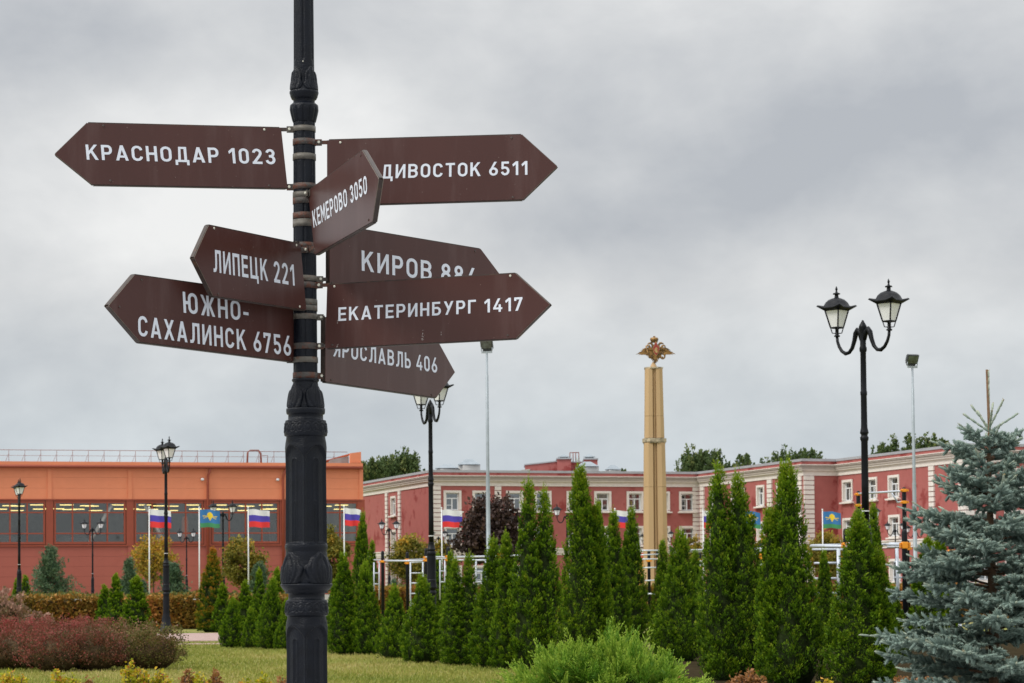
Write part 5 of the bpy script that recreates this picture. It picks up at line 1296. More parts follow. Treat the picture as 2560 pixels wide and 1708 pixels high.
T_('twin', 1060, 1270, 1527, 100, 'front thuja with two tips, left of the purple maple', 3.0, gr_)
T_('slim', 1130, 1235, 1532, 88, 'front thuja below the floodlight mast', 0.5, gr_)
T_('slim', 1165, 1222, 1536, 70, 'slim thuja leaning on the double-tipped tall one', 2.5, gr_)
T_('twin', 1228, 1100, 1537, 122, 'tall thuja with two wispy tips, left of the centre lamp', 0.1, gr_)
T_('tall', 1342, 1072, 1512, 112, 'tallest dark thuja in the middle with a single pointed tip', 3.3, gr_)
T_('slim', 1378, 1150, 1500, 56, 'narrow thuja behind the right side of the tall middle one', 1, gr_)
T_('slim', 1408, 1172, 1492, 70, 'thuja with a yellowish tip left of the yellow column', 2, gr_)
T_('slim', 1448, 1165, 1486, 78, 'thuja closest to the left side of the yellow column', 4, gr_)
T_('slim', 1522, 1240, 1490, 52, 'thuja standing right before the foot of the yellow column', 5, gr_)
T_('broad', 1560, 1222, 1518, 106, 'broad thuja in front just right of the yellow column', 5, gr_)
T_('slim', 1598, 1262, 1478, 52, 'thuja between the broad one and the big double-tipped one', 0, gr_)
T_('twin_big', 1682, 1058, 1562, 150, 'big tall double-tipped thuja right of the yellow column', 0.0, gr_)
T_('tall', 1818, 1062, 1570, 142, 'very large single-tipped thuja left of the blue parachute flag', 0.3, gr_)
T_('slim', 1896, 1262, 1492, 56, 'slim thuja in the gap under the blue parachute flag', 1, gr_)
T_('tall2', 1978, 1172, 1574, 160, 'large front thuja before the nearest lamp post', 0.2, gr_)
T_('slim', 2019, 1155, 1500, 62, 'slim thuja with a fine tip right of the nearest lamp post', 2, gr_)
T_('slim', 2052, 1345, 1512, 70, 'shorter dark thuja between the large front one and the blue spruce', 2, gr_)
T_('slim', 1748, 1300, 1500, 60, 'thuja filling the gap between the two biggest thujas', 3, gr_)
T_('far', 2128, 1238, 1440, 82, 'bright thuja showing behind the left boughs of the blue spruce', 2, gr_, 60)
T_('far', 2165, 1225, 1440, 60, 'thuja mostly hidden behind the middle of the blue spruce', 3, gr_, 62)

# ---- leafy shrubs built from leaf clumps
def blob(r, n, c, ax, shell=.35, up=True):
    v = unit(r.normal(size=(n, 3))); rad_ = (1 - shell * r.uniform(0, 1, n) ** 1.6)[:, None]
    if up: v[:, 2] = np.where(v[:, 2] < -.35, -v[:, 2], v[:, 2])
    return np.array(c) + v * np.array(ax) * rad_, unit(v / np.array(ax))
def clump_shrub(seed, ax, nC, per, leaf, cs, tint0=.45, tv=.18, wf=.42, up=.35, cz=None):
    r = rnd(seed); c, nrm = blob(r, nC, (0, 0, cz if cz is not None else ax[2] * .55), ax, .4)
    an = np.arctan2(c[:, 1], c[:, 0]); zz = c[:, 2] / ax[2]
    wob = 1 + .17 * np.sin(an * 3 + seed) + .13 * np.sin(an * 7 + zz * 5 + seed) + .09 * np.sin(an * 2 - zz * 9) + r.normal(0, .05, len(c))
    c = c * wob[:, None]; c = c[c[:, 2] > .02]; nC = len(c); big = .5 * np.sin(c[:, 0] * 5 + seed) + .5 * np.sin(c[:, 2] * 6 + c[:, 1] * 5 + seed * 2)
    p = c[:, None] + r.normal(0, cs, (nC, per, 3)) * np.array([1, 1, .8]); p = p.reshape(-1, 3)
    q = p - np.array([0, 0, ax[2] * .4]); d = unit(unit(q) + np.array([0, 0, up]) + r.normal(0, .55, p.shape))
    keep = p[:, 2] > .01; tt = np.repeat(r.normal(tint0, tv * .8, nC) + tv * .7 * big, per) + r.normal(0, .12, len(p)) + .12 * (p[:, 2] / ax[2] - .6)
    p, d, tt = p[keep], d[keep], tt[keep]; L = leaf * r.uniform(.6, 1.3, len(p))
    V, Q = kites(p, d, L, L * wf, r, .08); return V, Q, np.clip(np.repeat(tt, 4), 0, 1)
def shrub(name, px, base, dist, w_px, h_px, seed, leaf, m, lab, cat='shrub', grp=None, dens=1.0, tint0=.45, tv=.18, cs=None, depth=None, base_m=None, core=None, ytop=None):
    d = dist or 8160 / (base - (1480 - px * .0072)); w_ = w_px / 2 * d / F; hh = h_px * d / F if ytop is None else at(px, ytop, d).z
    root = empty(name, gpt(px, d), 0, lab, cat, grp); ax = (w_, depth or w_, hh * .62); cz = hh * .40
    area = w_ * hh * 4; nC = int(area * 420 * dens)
    V, Q, T = clump_shrub(seed, ax, nC, 16, leaf, cs or leaf * 1.4, tint0, tv, cz=cz)
    rr_ = rnd(seed + 500); nS = int(90 * dens * w_); tw_ = MB()
    ba, bn = blob(rr_, nS, (0, 0, cz), (ax[0] * .96, ax[1] * .96, ax[2] * .96), .1); ok = ba[:, 2] > cz * .6; ba, bn = ba[ok], bn[ok]; nS = len(ba)
    sd_ = unit(bn * .5 + np.array([0, 0, 1.0]) + rr_.normal(0, .35, (nS, 3))); sl_ = rr_.uniform(.04, .12, nS)
    uu_ = rr_.uniform(0, 1, (nS, 14)); pp_ = (ba[:, None] + sd_[:, None] * (uu_ * sl_[:, None])[..., None]).reshape(-1, 3); dd_ = unit(rr_.normal(0, .7, pp_.shape) + np.repeat(sd_, 14, 0))
    V2, Q2 = kites(pp_, dd_, leaf * rr_.uniform(.5, 1.1, len(pp_)), leaf * .32, rr_); V = np.concatenate([V, V2]); Q = np.concatenate([Q, Q2 + len(V) - len(V2)]); T = np.concatenate([T, np.clip(np.repeat(rr_.normal(tint0 + .12, .12, len(pp_)), 4), 0, 1)])
    link('foliage', np_mesh('foliage', V, Q, m, T), root)
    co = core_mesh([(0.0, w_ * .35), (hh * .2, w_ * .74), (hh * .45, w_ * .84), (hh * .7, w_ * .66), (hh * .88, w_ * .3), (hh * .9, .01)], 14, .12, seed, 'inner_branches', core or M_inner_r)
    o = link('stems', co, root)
    if depth: o.scale = (1, depth / w_, 1)
    return root
bgp = 'barberry shrubs in the bed on the left'
for (px, base, w_, h_, sd, m, t0, lab) in [
    (30, 1652, 170, 88, 31, L_barb, .56, 'bright red barberry at the left edge of the bed'),
    (120, 1640, 210, 80, 32, L_barb, .52, 'rose-red barberry behind, in the middle of the bed'),
    (215, 1628, 170, 70, 33, L_barb, .46, 'flatter reddish barberry at the back right of the bed'),
    (40, 1672, 190, 84, 34, L_barb, .36, 'brownish barberry in front at the left edge'),
    (140, 1678, 160, 86, 35, L_barb, .44, 'dusky purple barberry in the front middle of the bed'),
    (235, 1676, 170, 90, 36, L_barb, .38, 'brown and olive barberry in front, right of the purple one'),
    (318, 1668, 150, 94, 37, L_barbg, .55, 'brownish barberry next to the right end of the bed'),
    (385, 1674, 138, 96, 38, L_barbg, .42, 'olive-green barberry at the right end of the bed')]:
    shrub('barberry', px, base, None, w_, h_, sd, .030, m, lab, 'shrub', bgp, 1.0, t0, .20, cs=.045)
# loose pink-leaved bush behind them at the left edge
shrub('pink_bush', 8, 1610, 60, 110, 118, 41, .08, L_pink, 'loose bush with faded pink leaves at the left edge', 'shrub', None, .16, .45, .2, cs=.06)
shrub('pink_bush', 78, 1620, 62, 130, 80, 42, .08, L_pink, 'sparse low bush with drooping pinkish leaves behind the barberry', 'shrub', None, .10, .45, .2, cs=.06)

# gold-green low shrubs along the bottom edge
gg = 'low golden shrubs along the bottom of the photo'
for (px, w_, yt, sd, m, lab) in [
    (32, 62, 1676, 51, L_gold, 'golden shrub in the bottom left corner'), (2, 40, 1686, 52, L_gold, 'golden shrub cut by the left edge at the bottom'),
    (142, 26, 1672, 53, L_gold, 'narrow golden shrub standing up alone left of the barberry gap'), (183, 34, 1683, 54, L_gold, 'small golden shrub right of the narrow upright one'),
    (222, 46, 1698, 55, L_rusty, 'low rusty shrub barely above the bottom edge'), (322, 40, 1660, 56, L_gold, 'orange-tipped golden shrub under the barberry, tallest there'),
    (352, 46, 1672, 57, L_gold, 'golden shrub joined to the right of the orange-tipped one'), (395, 50, 1680, 58, L_gold, 'bright golden shrub below the right end of the barberry'),
    (470, 30, 1674, 59, L_rusty, 'thin rusty shrub left of the yellow one on the lawn'), (500, 56, 1684, 60, L_gold, 'yellow shrub on the lawn in the middle between barberry and signpost'),
    (540, 34, 1678, 61, L_rusty, 'rusty shrub right of the yellow one on the lawn'), (618, 26, 1694, 62, L_gold, 'tiny yellow-green shrub low on the lawn'),
    (664, 38, 1690, 63, L_gold, 'small golden shrub nearer the signpost'), (712, 46, 1688, 64, L_rusty, 'rusty shrub at the left foot of the signpost'),
    (1868, 44, 1668, 65, L_rusty, 'rusty shrub before the big double-tipped thuja'), (1842, 60, 1694, 66, L_rusty, 'low rusty shrub left of the one before the double-tipped thuja'),
    (1896, 50, 1692, 67, L_rusty, 'low rusty shrub right of the one before the double-tipped thuja'), (2062, 40, 1700, 68, L_gold, 'little yellow shrub below the very large thuja'),
    (2270, 70, 1692, 69, L_rusty, 'rusty shrub at the left foot of the blue spruce'), (2330, 56, 1690, 70, L_rusty, 'rusty shrub below the blue spruce boughs')]:
    d = 25.0; g_ = gpt(px, d); hh = at(px, yt - 4, d).z; w_m = w_ / 2 * d / F * 1.15; r = rnd(sd)
    root = empty('golden_shrub' if m is L_gold else 'rusty_shrub', g_, 0, lab, 'shrub', gg)
    ns = max(5, int(w_ / 4)); Vs = []; Qs = []; Ts = []; off = 0; stems = MB()
    for k in range(ns):
        a = r.uniform(0, 6.28); rr = w_m * .85 * math.sqrt(r.uniform(0, 1)); tz = hh * r.uniform(.84, 1.0) * (1 - .25 * (rr / w_m) ** 2)
        b = np.array([rr * .4 * math.cos(a), rr * .4 * math.sin(a), 0]); e = np.array([rr * math.cos(a), rr * math.sin(a), tz])
        stems.tube([b, (b + e) / 2 + np.array([0, 0, .03]), e], .004, 4)
        n = 80; u = r.uniform(.25, 1.0, n); c = b + (e - b) * u[:, None] + r.normal(0, .022, (n, 3)); dd = unit(np.stack([r.normal(0, 1, n), r.normal(0, 1, n), r.uniform(0, 1.0, n)], 1))
        L = r.uniform(.028, .052, n); V, Q = kites(c, dd, L, L * .34, r, .1); Vs.append(V); Qs.append(Q + off); off += len(V)
        Ts.append(np.repeat(np.clip(r.normal(.45, .15, n) + .35 * (u - .6) * (1 if r.uniform() < .6 else 2), 0, 1), 4))
    link('foliage', np_mesh('foliage', np.concatenate(Vs), np.concatenate(Qs), m, np.concatenate(Ts)), root)
    stems.build('stems', M_bark, root)

# ---- clipped hedges
def hedge(lab, x0, y0, x1, y1, h, wd, seed, px_lab=None, zbase=0.0, name='hedge', m=None):
    a, b = Vector((x0, y0, 0)), Vector((x1, y1, 0)); d = (b - a); L = d.length; d.normalize(); rz = math.atan2(d.y, d.x); r = rnd(seed)
    root = empty(name, a, rz, lab, 'hedge')
    MB().box((L / 2, 0, h * .46), (L - .2, wd * .82, h * .9)).build('inner_branches', M_inner_r, root)
    n = int(L * 1400 * h); side = r.uniform(0, 1, n)
    x = r.uniform(0, L, n); top = side < .40
    tz = h * (1 + .05 * np.sin(x * 1.3) + .03 * np.sin(x * 4.1))
    y = np.where(top, r.uniform(-wd / 2, wd / 2, n), np.where(side < .94, -wd / 2, wd / 2) + r.normal(0, .05, n)); z = np.where(top, tz + r.normal(0, .05, n), r.uniform(0, 1, n) ** .8 * tz)
    p = np.stack([x, y, z], 1); dd = unit(r.normal(0, .7, (n, 3)) + np.stack([np.zeros(n), np.where(top, 0, -.8), np.where(top, 1, .35)], 1)); Lf = r.uniform(.07, .15, n)
    big = .5 + .24 * np.sin(x * .8 + 1) + .2 * np.sin(x * 2.1 + z * 2)
    tt = np.clip(big * .6 + .18 + r.normal(0, .15, n), 0, 1)
    tp = top & (y > -wd * .35)
    for mask, mm, nm in ((~tp, m or L_hedge, 'foliage'), (tp, L_hedgetop, 'top_foliage')):
        V, Q = kites(p[mask], dd[mask], Lf[mask], Lf[mask] * .4, r); link(nm, np_mesh(nm, V, Q, mm, np.repeat(tt[mask], 4)), root)
ha_ = gpt(60, 84); hb_ = gpt(700, 84)
hedge('long clipped autumn hedge in orange and olive before the sports hall', ha_.x - 5, 84.5, hb_.x, 87, 1.13, 2.6, 71)
hc_ = gpt(900, 96); hd_ = gpt(1330, 96)
hedge('orange and olive hedge behind the exercise frame right of the signpost', hc_.x, 96, hd_.x, 98, 1.30, 2.0, 72)

he_ = gpt(1350, 99); hf_ = gpt(2700, 92)
hedge('autumn hedge glimpsed between the thujas right of the yellow column', he_.x, 99, hf_.x, 92, 1.25, 2.0, 73)

# ---- front globe thuja with feathery tips
def globe(px, d, w_px, ytop, seed, lab):
    g_ = gpt(px, d); hh = at(px, ytop, d).z; R = w_px / 2 * d / F; r = rnd(seed)
    root = empty('globe_thuja', g_, 0, lab, 'thuja')
    nF = 4300; nK = 330; vk = unit(r.normal(size=(nK, 3))); vk[:, 2] = np.abs(vk[:, 2]) - .18; vk = unit(vk)
    kk = r.integers(0, nK, nF); kd = (unit(vk * np.array([.9, .9, .7]) + np.array([0, 0, .75]) + r.normal(0, .34, (nK, 3))))[kk]; kr = r.uniform(.74, 1.06, nK)[kk]; kt = r.normal(0, .07, nK)[kk]
    v = unit(vk[kk] + r.normal(0, .055, (nF, 3)))
    lum = 1 + .07 * np.sin(np.arctan2(v[:, 1], v[:, 0]) * 5 + 1) + .06 * np.sin(v[:, 0] * 9 + v[:, 2] * 7)
    ax = np.array([R * .90, R * .90, hh * .50]); c = v * ax * lum[:, None] * (kr * r.uniform(.84, 1.0, nF))[:, None] + np.array([0, 0, hh * .42])
    d0 = unit(kd + r.normal(0, .20, (nF, 3)))
    FL = r.uniform(.09, .17, nF); FL[:60] *= 1.5
    P_l = []; D_l = []; L_l = []; W_l = []; T_l = []
    q = unit(r.normal(size=(nF, 3))); s = unit(np.cross(d0, q)); nn = np.cross(d0, s)
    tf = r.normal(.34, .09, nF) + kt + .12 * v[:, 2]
    nb = 7
    for k in range(nb):                      # rachis segments droop outward a little; side twigs on both hands, themselves forked
        u = (k + .5) / nb; cp = c + d0 * (FL * u)[:, None] + nn * (FL * .12 * u * u)[:, None]
        P_l.append(c + d0 * (FL * k / nb)[:, None] + nn * (FL * .12 * (k / nb) ** 2)[:, None]); D_l.append(d0); L_l.append(FL / nb * 1.25); W_l.append(np.full(nF, .0028)); T_l.append(tf + .12 * u)
        for sg in (-1, 1):
            ln = FL * .42 * (1 - u * .72) * r.uniform(.8, 1.2, nF); dv = unit(d0 * .9 + s * sg * .75 + r.normal(0, .12, (nF, 3)))
            P_l.append(cp); D_l.append(dv); L_l.append(ln); W_l.append(np.full(nF, .0042)); T_l.append(tf + .36 * u + .04)
            dv2 = unit(d0 * 1.0 + s * sg * .25 + r.normal(0, .15, (nF, 3)))
            P_l.append(cp + dv * (ln * .45)[:, None]); D_l.append(dv2); L_l.append(ln * .6); W_l.append(np.full(nF, .0040)); T_l.append(tf + .40 * u + .12)
    V, Q = kites(np.concatenate(P_l), np.concatenate(D_l), np.concatenate(L_l), np.concatenate(W_l), r)
    T = np.repeat(np.clip(np.concatenate(T_l), 0, .86), 4)
    link('foliage', np_mesh('foliage', V, Q, L_globe, T), root)
    tw = MB(); 
    for k in range(46):
        i = r.integers(0, nF); tw.tube([c[i] * .9, c[i] + d0[i] * FL[i] * 1.0], .0035, 4)
    tag(tw.build('twigs', mat('orange_twig', (0.30, 0.13, 0.04), .7), root), kind='stuff')
    link('inner_branches', core_mesh([(0.0, R * .35), (hh * .12, R * .62), (hh * .35, R * .70), (hh * .6, R * .60), (hh * .78, R * .36), (hh * .84, .01)], 18, .1, 3), root)
globe(1515, 16.0, 560, 1588, 81, 'bright yellow-green feathery globe thuja in front at the bottom of the photo')

# ---- blue spruce
def spruce(px, ytop, d, seed):
    top = at(px, ytop, d); g_ = gpt(px + 3, d, 1600); H = top.z; r = rnd(seed)
    root = empty('blue_spruce', g_, 0, 'blue spruce with a bare brown leader, its lower boughs filling the right bottom corner', 'spruce')
    F_ = []        # fingers: p0, dir, length, radius, tint, needle length, needles per metre
    wood = MB(); zL = H - .46
    wood.tube([(0, 0, 0), (.01, 0, .8), (0, 0, 1.6), (-.01, 0, 2.2), (0, 0, zL), (-.012, 0, H)], [.05, .042, .030, .018, .012, .0085], 8)
    nrm = lambda v: v / np.linalg.norm(v)
    def finger(p, dv, ln, rad=.0125, t=.5, nl=.017, den=620): F_.append((np.array(p, float), nrm(np.array(dv, float)), ln, rad, t + r.normal(0, .05), nl, den))
    for k in range(9): finger((0, 0, zL + .05 * k), (-.02, 0, 1), .055, .009, 1.0, .009, 330)
    for (z, ln, el, n, rad, t) in [(zL + .02, .24, 55, 3, .0085, .86), (zL - .01, .27, 33, 4, .0085, .80), (zL - .07, .20, 14, 4, .009, .70), (zL - .12, .22, 16, 5, .010, .62), (zL - .17, .24, 26, 6, .011, .55)]:
        for k in range(n):
            a = 2 * math.pi * k / n + r.uniform(-.4, .4) + z * 7; e = math.radians(el + r.uniform(-9, 9)); l_ = ln * r.uniform(.75, 1.15)
            dv = np.array([math.cos(a) * math.cos(e), math.sin(a) * math.cos(e), math.sin(e)]); m = 4
            for j in range(m): finger(np.array([0, 0, z]) + dv * l_ * j / m, dv + np.array([0, 0, .04 * j]), l_ / m * 1.05, rad, t + .10 * j / m, .0125, 480)
            wood.tube([(0, 0, z), tuple(np.array((0, 0, z)) + dv * l_)], [.005, .003], 5)
    whorls = [(2.33, .28, 8), (2.24, .33, 8), (2.10, .35, 8), (1.97, .40, 8), (1.84, .56, 7), (1.72, .56, 8), (1.60, .58, 7), (1.49, .64, 8), (1.38, .68, 8), (1.27, .76, 8), (1.16, .72, 8), (1.05, .78, 8), (.93, .76, 8), (.74, .82, 9), (.62, .84, 9), (.50, .84, 8), (.38, .86, 8), (.24, .88, 7)]
    for (zw, Rw, nb) in whorls:
        ph = r.uniform(0, 6.28)
        for k in range(nb):
            a = ph + 2 * math.pi * k / nb + r.uniform(-.30, .30); Rm = Rw * r.uniform(.74, 1.16); back = math.sin(a) > .55
            e0 = math.radians(r.uniform(8, 26) if zw > 1.5 else r.uniform(-4, 14)); n = max(3, int(Rm / .085))
            p = np.array([0, 0, zw + r.uniform(-.085, .085)]); dv = np.array([math.cos(a) * math.cos(e0), math.sin(a) * math.cos(e0), math.sin(e0)]); side = np.array([-math.sin(a), math.cos(a), 0.0])
            pts = [tuple(p)]; step = Rm / n
            for i in range(n):
                u = (i + .5) / n; q = p + dv * step; dv = nrm(dv + np.array([0, 0, .05 * (u - .35)]))
                if u > .35: finger(p, dv, step, .0125, .42)
                if u > .22:
                    for sg in (-1, 1):
                        sl = min(.30, (Rm * (1 - u) * .60 + .07) * r.uniform(.75, 1.2)); sd = nrm(dv * .80 + side * sg * .80 + np.array([0, 0, r.uniform(-.30, .22)]))
                        m = max(1, int(round(sl / .075))); pp = p.copy()
                        for j in range(m):
                            last = j == m - 1; finger(pp, sd, sl / m, .0125, .46 + .10 * last); q2 = pp + sd * sl / m
                            if not last or m == 1:
                                cr_ = nrm(np.cross(sd, np.array([0, 0, 1.0])))
                                for s3 in (-1, 1): finger(q2 if not last else pp + sd * sl * .35, sd * .9 + cr_ * s3 * .75 + np.array([0, 0, r.uniform(-.45, .35)]), r.uniform(.055, .085), .0125, .52)
                            pp = q2; sd = nrm(sd + np.array([0, 0, .06]))
                        if not back:
                            for w_ in range(2 if r.uniform() < .6 else 1): finger(p + dv * step * r.uniform(0, 1), dv * .5 + side * r.uniform(-.5, .5) + np.array([0, 0, r.choice([-.8, .7, .9])]), r.uniform(.05, .085), .0125, .50)
                p = q; pts.append(tuple(p))
            # long tan tip shoot, with a pair of side buds
            tl_ = r.uniform(.05, .17) if r.uniform() < .75 else .03; dt = nrm(dv + np.array([0, 0, r.uniform(.0, .35)]))
            for j in range(2): finger(p + dt * tl_ * j / 2, dt, tl_ / 2 * 1.05, .0075, .82 + .05 * j, .0105, 420)
            for sg in (-1, 1): finger(p - dv * .02, dv * .8 + side * sg * .7 + np.array([0, 0, .1]), r.uniform(.06, .10), .0115, .60)
            wood.tube(pts, [.010 * (1 - .7 * i / len(pts)) for i in range(len(pts))], 5)
    wood.build('trunk', M_bark_sp, root)
    P0 = np.array([f[0] for f in F_]); D = np.array([f[1] for f in F_]); LN = np.array([f[2] for f in F_]); RD = np.array([f[3] for f in F_]); TT = np.array([f[4] for f in F_]); NL = np.array([f[5] for f in F_]); DE = np.array([f[6] for f in F_])
    n = len(F_); s = unit(np.cross(D, unit(r.normal(size=(n, 3))))); t_ = np.cross(D, s)
    # needle body of each finger: five-sided spindle
    rings = [(-.05, .35), (.20, 1.0), (.80, .95), (1.04, .25)]; ns = 5; V = []
    for (u, q) in rings:
        for k in range(ns):
            a = 2 * math.pi * k / ns; V.append(P0 + D * (LN * u)[:, None] + (s * math.cos(a) + t_ * math.sin(a)) * (RD * q)[:, None])
    V = np.stack(V, 1).reshape(-1, 3); nv = len(rings) * ns
    fq = np.array([(i * ns + k, i * ns + (k + 1) % ns, (i + 1) * ns + (k + 1) % ns, (i + 1) * ns + k) for i in range(len(rings) - 1) for k in range(ns)])
    Q = (np.arange(n)[:, None, None] * nv + fq[None]).reshape(-1, 4)
    T = np.clip(np.repeat(TT[:, None], nv, 1) + np.repeat(np.array([-.32, -.24, -.14, .0]), ns)[None], 0, 1).ravel()  # shoot bases tinted darker, putting the shade between fingers into the colour
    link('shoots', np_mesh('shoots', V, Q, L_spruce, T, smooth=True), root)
    cnt = np.maximum(6, (LN * DE * .85).astype(int)); idx = np.repeat(np.arange(n), cnt); m = len(idx); u = r.uniform(-.02, 1.03, m); a = r.uniform(0, 2 * np.pi, m)
    rad_ = s[idx] * np.cos(a)[:, None] + t_[idx] * np.sin(a)[:, None]; base = P0[idx] + D[idx] * (LN[idx] * u)[:, None] + rad_ * (RD[idx] * .6)[:, None]
    nd_ = unit(rad_ * .80 + D[idx] * (.55 + .5 * np.clip(u - .7, 0, 1))[:, None] + np.array([0, 0, .12]) + r.normal(0, .12, (m, 3))); L = NL[idx] * r.uniform(.75, 1.15, m); sd = unit(np.cross(nd_, r.normal(size=(m, 3)))) * .0019
    V = np.stack([base - sd, base + sd, base + nd_ * L[:, None]], 1).reshape(-1, 3)
    tb = TT[idx] + r.normal(0, .06, m) + .22 * (u - .6); T = np.clip(np.stack([tb - .10, tb - .10, tb + .16], 1), 0, 1).ravel()  # same painted shade on the needles, darker near the shoot base
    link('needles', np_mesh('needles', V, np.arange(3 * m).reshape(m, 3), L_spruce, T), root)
    print('spruce fingers', n, 'needles', m)
spruce(2479, 924, 18.0, 91)

# ---- small trees, pines, the purple maple and the trees behind the roofs
def tree(name, px, d, base_z, ytop, wpx, seed, m, lab, cat, leaf=.12, nC=120, per=60, trunk_h=.35, grp=None, plume=False, cs=.22, tint0=.45, spread=1.0, gap=.55, ybot=None, tr=.035, shape=0):
    r = rnd(seed); p0 = gpt(px, d, ytop); H = at(px, ytop, d).z; R = wpx / 2 * d / F; root = empty(name, (p0.x, d, 0), 0, lab, cat, grp)
    zb_ = trunk_h * H if ybot is None else at(px, ybot, d).z
    cz, hz_ = (zb_ + H) / 2, (H - zb_) / 2
    wd = MB(); wd.tube([(0, 0, 0), (.02 * R, 0, zb_ * .6), (0, 0, zb_ + hz_ * .3), (.05 * R, 0, cz + hz_ * .3)], [tr * H * .55, tr * H * .45, tr * H * .35, tr * H * .12], 8)
    C_ = []
    for k in range(nC):
        v = r.normal(size=3); v /= np.linalg.norm(v); q = r.uniform(gap, 1.0) ** .7
        lump = 1 + .20 * math.sin(3 * math.atan2(v[1], v[0]) + seed) + .15 * math.sin(5 * v[2] + seed * 3)
        c = np.array([v[0] * R * q * lump, v[1] * R * q * lump * .9, cz + v[2] * hz_ * q * min(1.12, lump)])
        if shape == 1: c[0] *= (1.15 - .8 * max(0, (c[2] - cz) / hz_)); 
        C_.append(c)
        if k % 4 == 0 or k < 10: wd.tube([(0, 0, zb_ + hz_ * (.05 + .5 * (v[2] + 1) / 2)), tuple(np.array([c[0] * .5, c[1] * .5, (c[2] + zb_) / 2 + .1 * hz_])), tuple(c)], [tr * H * .14, tr * H * .09, tr * H * .03], 4)
    wd.build('trunk', M_bark, root)
    C_ = np.array(C_)
    sz = cs * R * r.uniform(.6, 1.3, nC)
    if plume:
        dirs = unit(C_ - np.array([0, 0, cz - hz_ * 1.2]) + r.normal(0, .2, C_.shape)); dirs = unit(dirs + np.array([.25, 0, .5]))
        u = r.uniform(-.6, 1.6, (nC, per)); rr = (1.15 - u * .55)[..., None] * .48
        P3 = C_[:, None] + dirs[:, None] * (u * sz[:, None] * 1.3)[..., None] + r.normal(0, 1, (nC, per, 3)) * rr * sz[:, None, None]
        D3 = dirs[:, None] + r.normal(0, .45, (nC, per, 3))
    else:
        P3 = C_[:, None] + r.normal(0, .55, (nC, per, 3)) * sz[:, None, None] * np.array([1, 1, .8]); D3 = r.normal(0, 1, (nC, per, 3)) + np.array([0, 0, .2])
    P3 = P3.reshape(-1, 3); D3 = unit(D3.reshape(-1, 3)); L = leaf * r.uniform(.6, 1.3, len(P3)); V, Q = kites(P3, D3, L, L * .36, r, .08)
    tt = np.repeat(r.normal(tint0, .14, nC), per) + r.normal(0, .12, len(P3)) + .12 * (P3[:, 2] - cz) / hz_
    link('crown', np_mesh('crown', V, Q, m, np.repeat(np.clip(tt, 0, 1), 4)), root); return root
gy = 'small autumn trees before the buildings'
tree('small_tree', 383, 118, 0, 1340, 112, 101, L_yellow, 'small tree with thinning yellow-orange leaves between the first flag and the largest left lamp', 'tree', .14, 130, 26, grp=gy, cs=.30, ybot=1462, tint0=.62, gap=.35, tr=.022)
tree('small_tree', 612, 120, 0, 1350, 106, 102, L_yellow, 'small olive and yellow tree below the third flag', 'tree', .14, 150, 42, grp=gy, cs=.28, ybot=1462, tint0=.34, tr=.022)
tree('small_tree', 833, 120, 0, 1322, 74, 103, L_yellow, 'small olive tree just right of the signpost, before the hall', 'tree', .14, 130, 50, grp=gy, cs=.28, ybot=1470, tint0=.30, tr=.022)
tree('small_tree', 1030, 128, 0, 1345, 100, 104, L_yellow, 'small yellow-green tree behind the ladder of the exercise frame', 'tree', .15, 150, 50, grp=gy, cs=.28, ybot=1455, tint0=.36, tr=.022)
tree('small_tree', 1103, 130, 0, 1350, 40, 105, L_yellow, 'little yellow-green tree right beside the lamp under the signs', 'tree', .15, 40, 40, grp=gy, cs=.28, ybot=1420, tint0=.40, tr=.022)
tree('small_tree', 1905, 140, 0, 1340, 44, 106, L_yellow, 'yellow-green tree seen in the gap right of the double-tipped thuja', 'tree', .16, 70, 50, grp=gy, cs=.28, ybot=1450, tint0=.42, tr=.022)
tree('small_tree', 2068, 140, 0, 1333, 92, 107, L_yellow, 'yellow-topped tree under the free-flying blue parachute flag', 'tree', .16, 160, 50, grp=gy, cs=.26, ybot=1450, tint0=.44, tr=.022)
tree('small_tree', 1728, 150, 0, 1345, 44, 108, L_yellow, 'little olive tree just right of the foot of the yellow column', 'tree', .16, 60, 50, grp=gy, cs=.28, ybot=1430, tint0=.40, tr=.022)
tree('purple_maple', 1228, 92, 0, 1252, 160, 110, L_purple, 'dark purple-leaved maple behind the floodlight mast', 'tree', .15, 330, 40, cs=.19, ybot=1420, tint0=.45, gap=.3, tr=.02, shape=0)
tree('purple_maple_top', 1262, 96, 0, 1180, 10, 111, L_purple, 'x', 'tree', .15, 1, 1, cs=.2) if False else None
gp = 'pines before the sports hall'
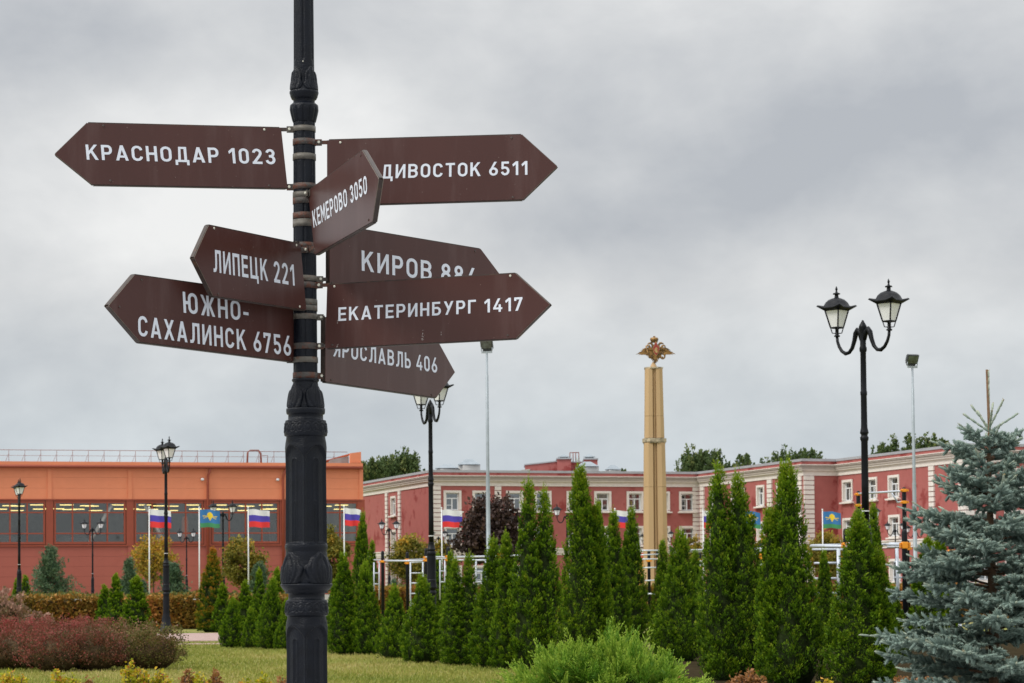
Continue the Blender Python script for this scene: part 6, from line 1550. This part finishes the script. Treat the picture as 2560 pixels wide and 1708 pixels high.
def pine(px, ytop, wpx, d, seed, lab, dark=0.0):
    r = rnd(seed); p0 = gpt(px, d, ytop); H = at(px, ytop, d).z; R = wpx / 2 * d / F; root = empty('pine', (p0.x, d, 0), 0, lab, 'pine', gp)
    wd = MB(); wd.tube([(0, 0, 0), (0, 0, H * .95)], [.06, .015], 7); Ps = []; Ds = []; Ts = []
    z = .25
    while z < H * .97:
        t = z / H; n = 7 if t < .8 else 4
        for k in range(n):
            a = r.uniform(0, 6.28); ln = R * (1.75 - 1.6 * t) * r.uniform(.6, 1.2); e = .12 + .7 * t
            dv = np.array([math.cos(a), math.sin(a), e]); dv /= np.linalg.norm(dv); b = np.array([0, 0, z]); m = 38; u = r.uniform(.25, 1, m)
            curve = np.array([0, 0, 1.0]) * (u * u)[:, None] * ln * .22; off_ = r.normal(0, .07 + .05 * (1 - t), (m, 3)); c = b + dv * (u * ln)[:, None] + curve + off_
            m2 = 5; c = np.repeat(c, m2, 0); Ps.append(c); Ds.append(unit(dv * .7 + np.array([0, 0, .5]) + r.normal(0, .6, (m * m2, 3)))); Ts.append(np.repeat(r.normal(.5 - dark, .16, m), m2) + .1 * np.repeat(u, m2))
            wd.tube([tuple(b), tuple(b + dv * ln * .9 + np.array([0, 0, ln * .25]))], [.02, .008], 4)
        z += .19
    Ps = np.concatenate(Ps); Ds = np.concatenate(Ds); L = .13 * r.uniform(.7, 1.2, len(Ps)); V, Q = kites(Ps, Ds, L, .014, r); link('crown', np_mesh('crown', V, Q, L_pine, np.repeat(np.clip(np.concatenate(Ts), 0, 1), 4)), root)
    wd.build('trunk', M_bark, root)
pine(128, 1376, 108, 96, 121, 'wide branching pine left of the small distant lamp, before the hall')
pine(322, 1405, 46, 104, 122, 'narrow bluish pine behind the three thujas')
pine(352, 1452, 40, 104, 125, 'tiny pine to the right of the narrow bluish one')
pine(432, 1408, 66, 104, 123, 'round dark pine just right of the largest left lamp', .1)
pine(648, 1410, 50, 108, 124, 'bluish pine behind the thujas nearest the left of the signpost')
pine(986, 1450, 24, 160, 126, 'tiny pine before the end wall of the red building')
gt = 'wind-blown trees behind the buildings'
for (px, yt, wpx, d, sd, n, lab) in [
    (1000, 1146, 80, 265, 131, 130, 'dark tree over the left roof end of the red building'), (935, 1158, 70, 262, 132, 110, 'tree rising right at the corner of the orange hall roof'), (968, 1175, 60, 268, 133, 60, 'lower tree between the two over the left roof end'),
    (1565, 1172, 30, 285, 134, 24, 'tree top just showing over the roof left of the column'),
    (1750, 1133, 86, 262, 135, 130, 'leaning tree over the roof, first right of the column'), (1812, 1166, 56, 262, 136, 60, 'low tree behind the left tip of the double-tipped thuja'), (1862, 1146, 44, 262, 137, 60, 'tree between the tips right of the double-tipped thuja'),
    (1958, 1132, 70, 268, 138, 90, 'rounded tree over the roof left of the large single thuja tip'), (2012, 1136, 70, 268, 139, 90, 'rounded tree over the roof right of the large single thuja tip'), (2050, 1154, 26, 268, 140, 24, 'little tree top near the roof step'),
    (2215, 1108, 66, 255, 141, 110, 'dark tree over the roof just right of the nearest lamp'), (2252, 1120, 60, 255, 142, 80, 'dark tree over the roof just left of the right floodlight mast'), (2300, 1100, 80, 255, 143, 130, 'tree over the roof just right of the right floodlight mast'),
    (2342, 1092, 50, 255, 144, 80, 'tallest tree over the roof between floodlight mast and spruce'), (2372, 1120, 60, 255, 145, 70, 'lower tree over the roof close to the spruce'), (2522, 1116, 70, 250, 146, 80, 'tree over the roof right of the spruce leader'), (2565, 1112, 60, 250, 147, 60, 'tree at the right edge over the roof')]:
    tree('roadside_tree', px, d, 0, yt, wpx * 1.45, sd, L_tree, lab, 'tree', .31, int(n * 1.9), 38, grp=gt, plume=True, cs=.17, ybot=1250, gap=.25, tr=.02)

# ---- lawn blades near enough to read
r = rnd(7); n = 150000
Yd = 27 + 36 * r.uniform(0, 1, n) ** 1.15; X = r.uniform(-.235, .02, n) * Yd
patch = np.sin(X * .9 + 1.3 * np.sin(Yd * .35)) * np.cos(Yd * .55 + X * .4) + r.normal(0, .5, n)
dry = np.clip(.45 + .27 * patch + .10 * r.normal(size=n), 0, 1); keep = r.uniform(0, 1, n) < .9 - .25 * (patch > .6); X, Yd, dry = X[keep], Yd[keep], dry[keep]; n = len(X)
p = np.stack([X, Yd, np.zeros(n)], 1); d_ = unit(np.stack([r.normal(0, .5, n), r.normal(0, .5, n), np.full(n, 1.0)], 1)); L = r.uniform(.025, .075, n); s = unit(np.cross(d_, r.normal(size=(n, 3))))
V = np.stack([p - s * .008, p + s * .008, p + d_ * L[:, None]], 1).reshape(-1, 3)
gr = link('grass', np_mesh('grass', V, np.arange(3 * n).reshape(n, 3), L_grass, np.repeat(dry, 3))); tag(gr, 'short patchy lawn grass, green with dry straw-coloured areas', 'grass', kind='stuff')
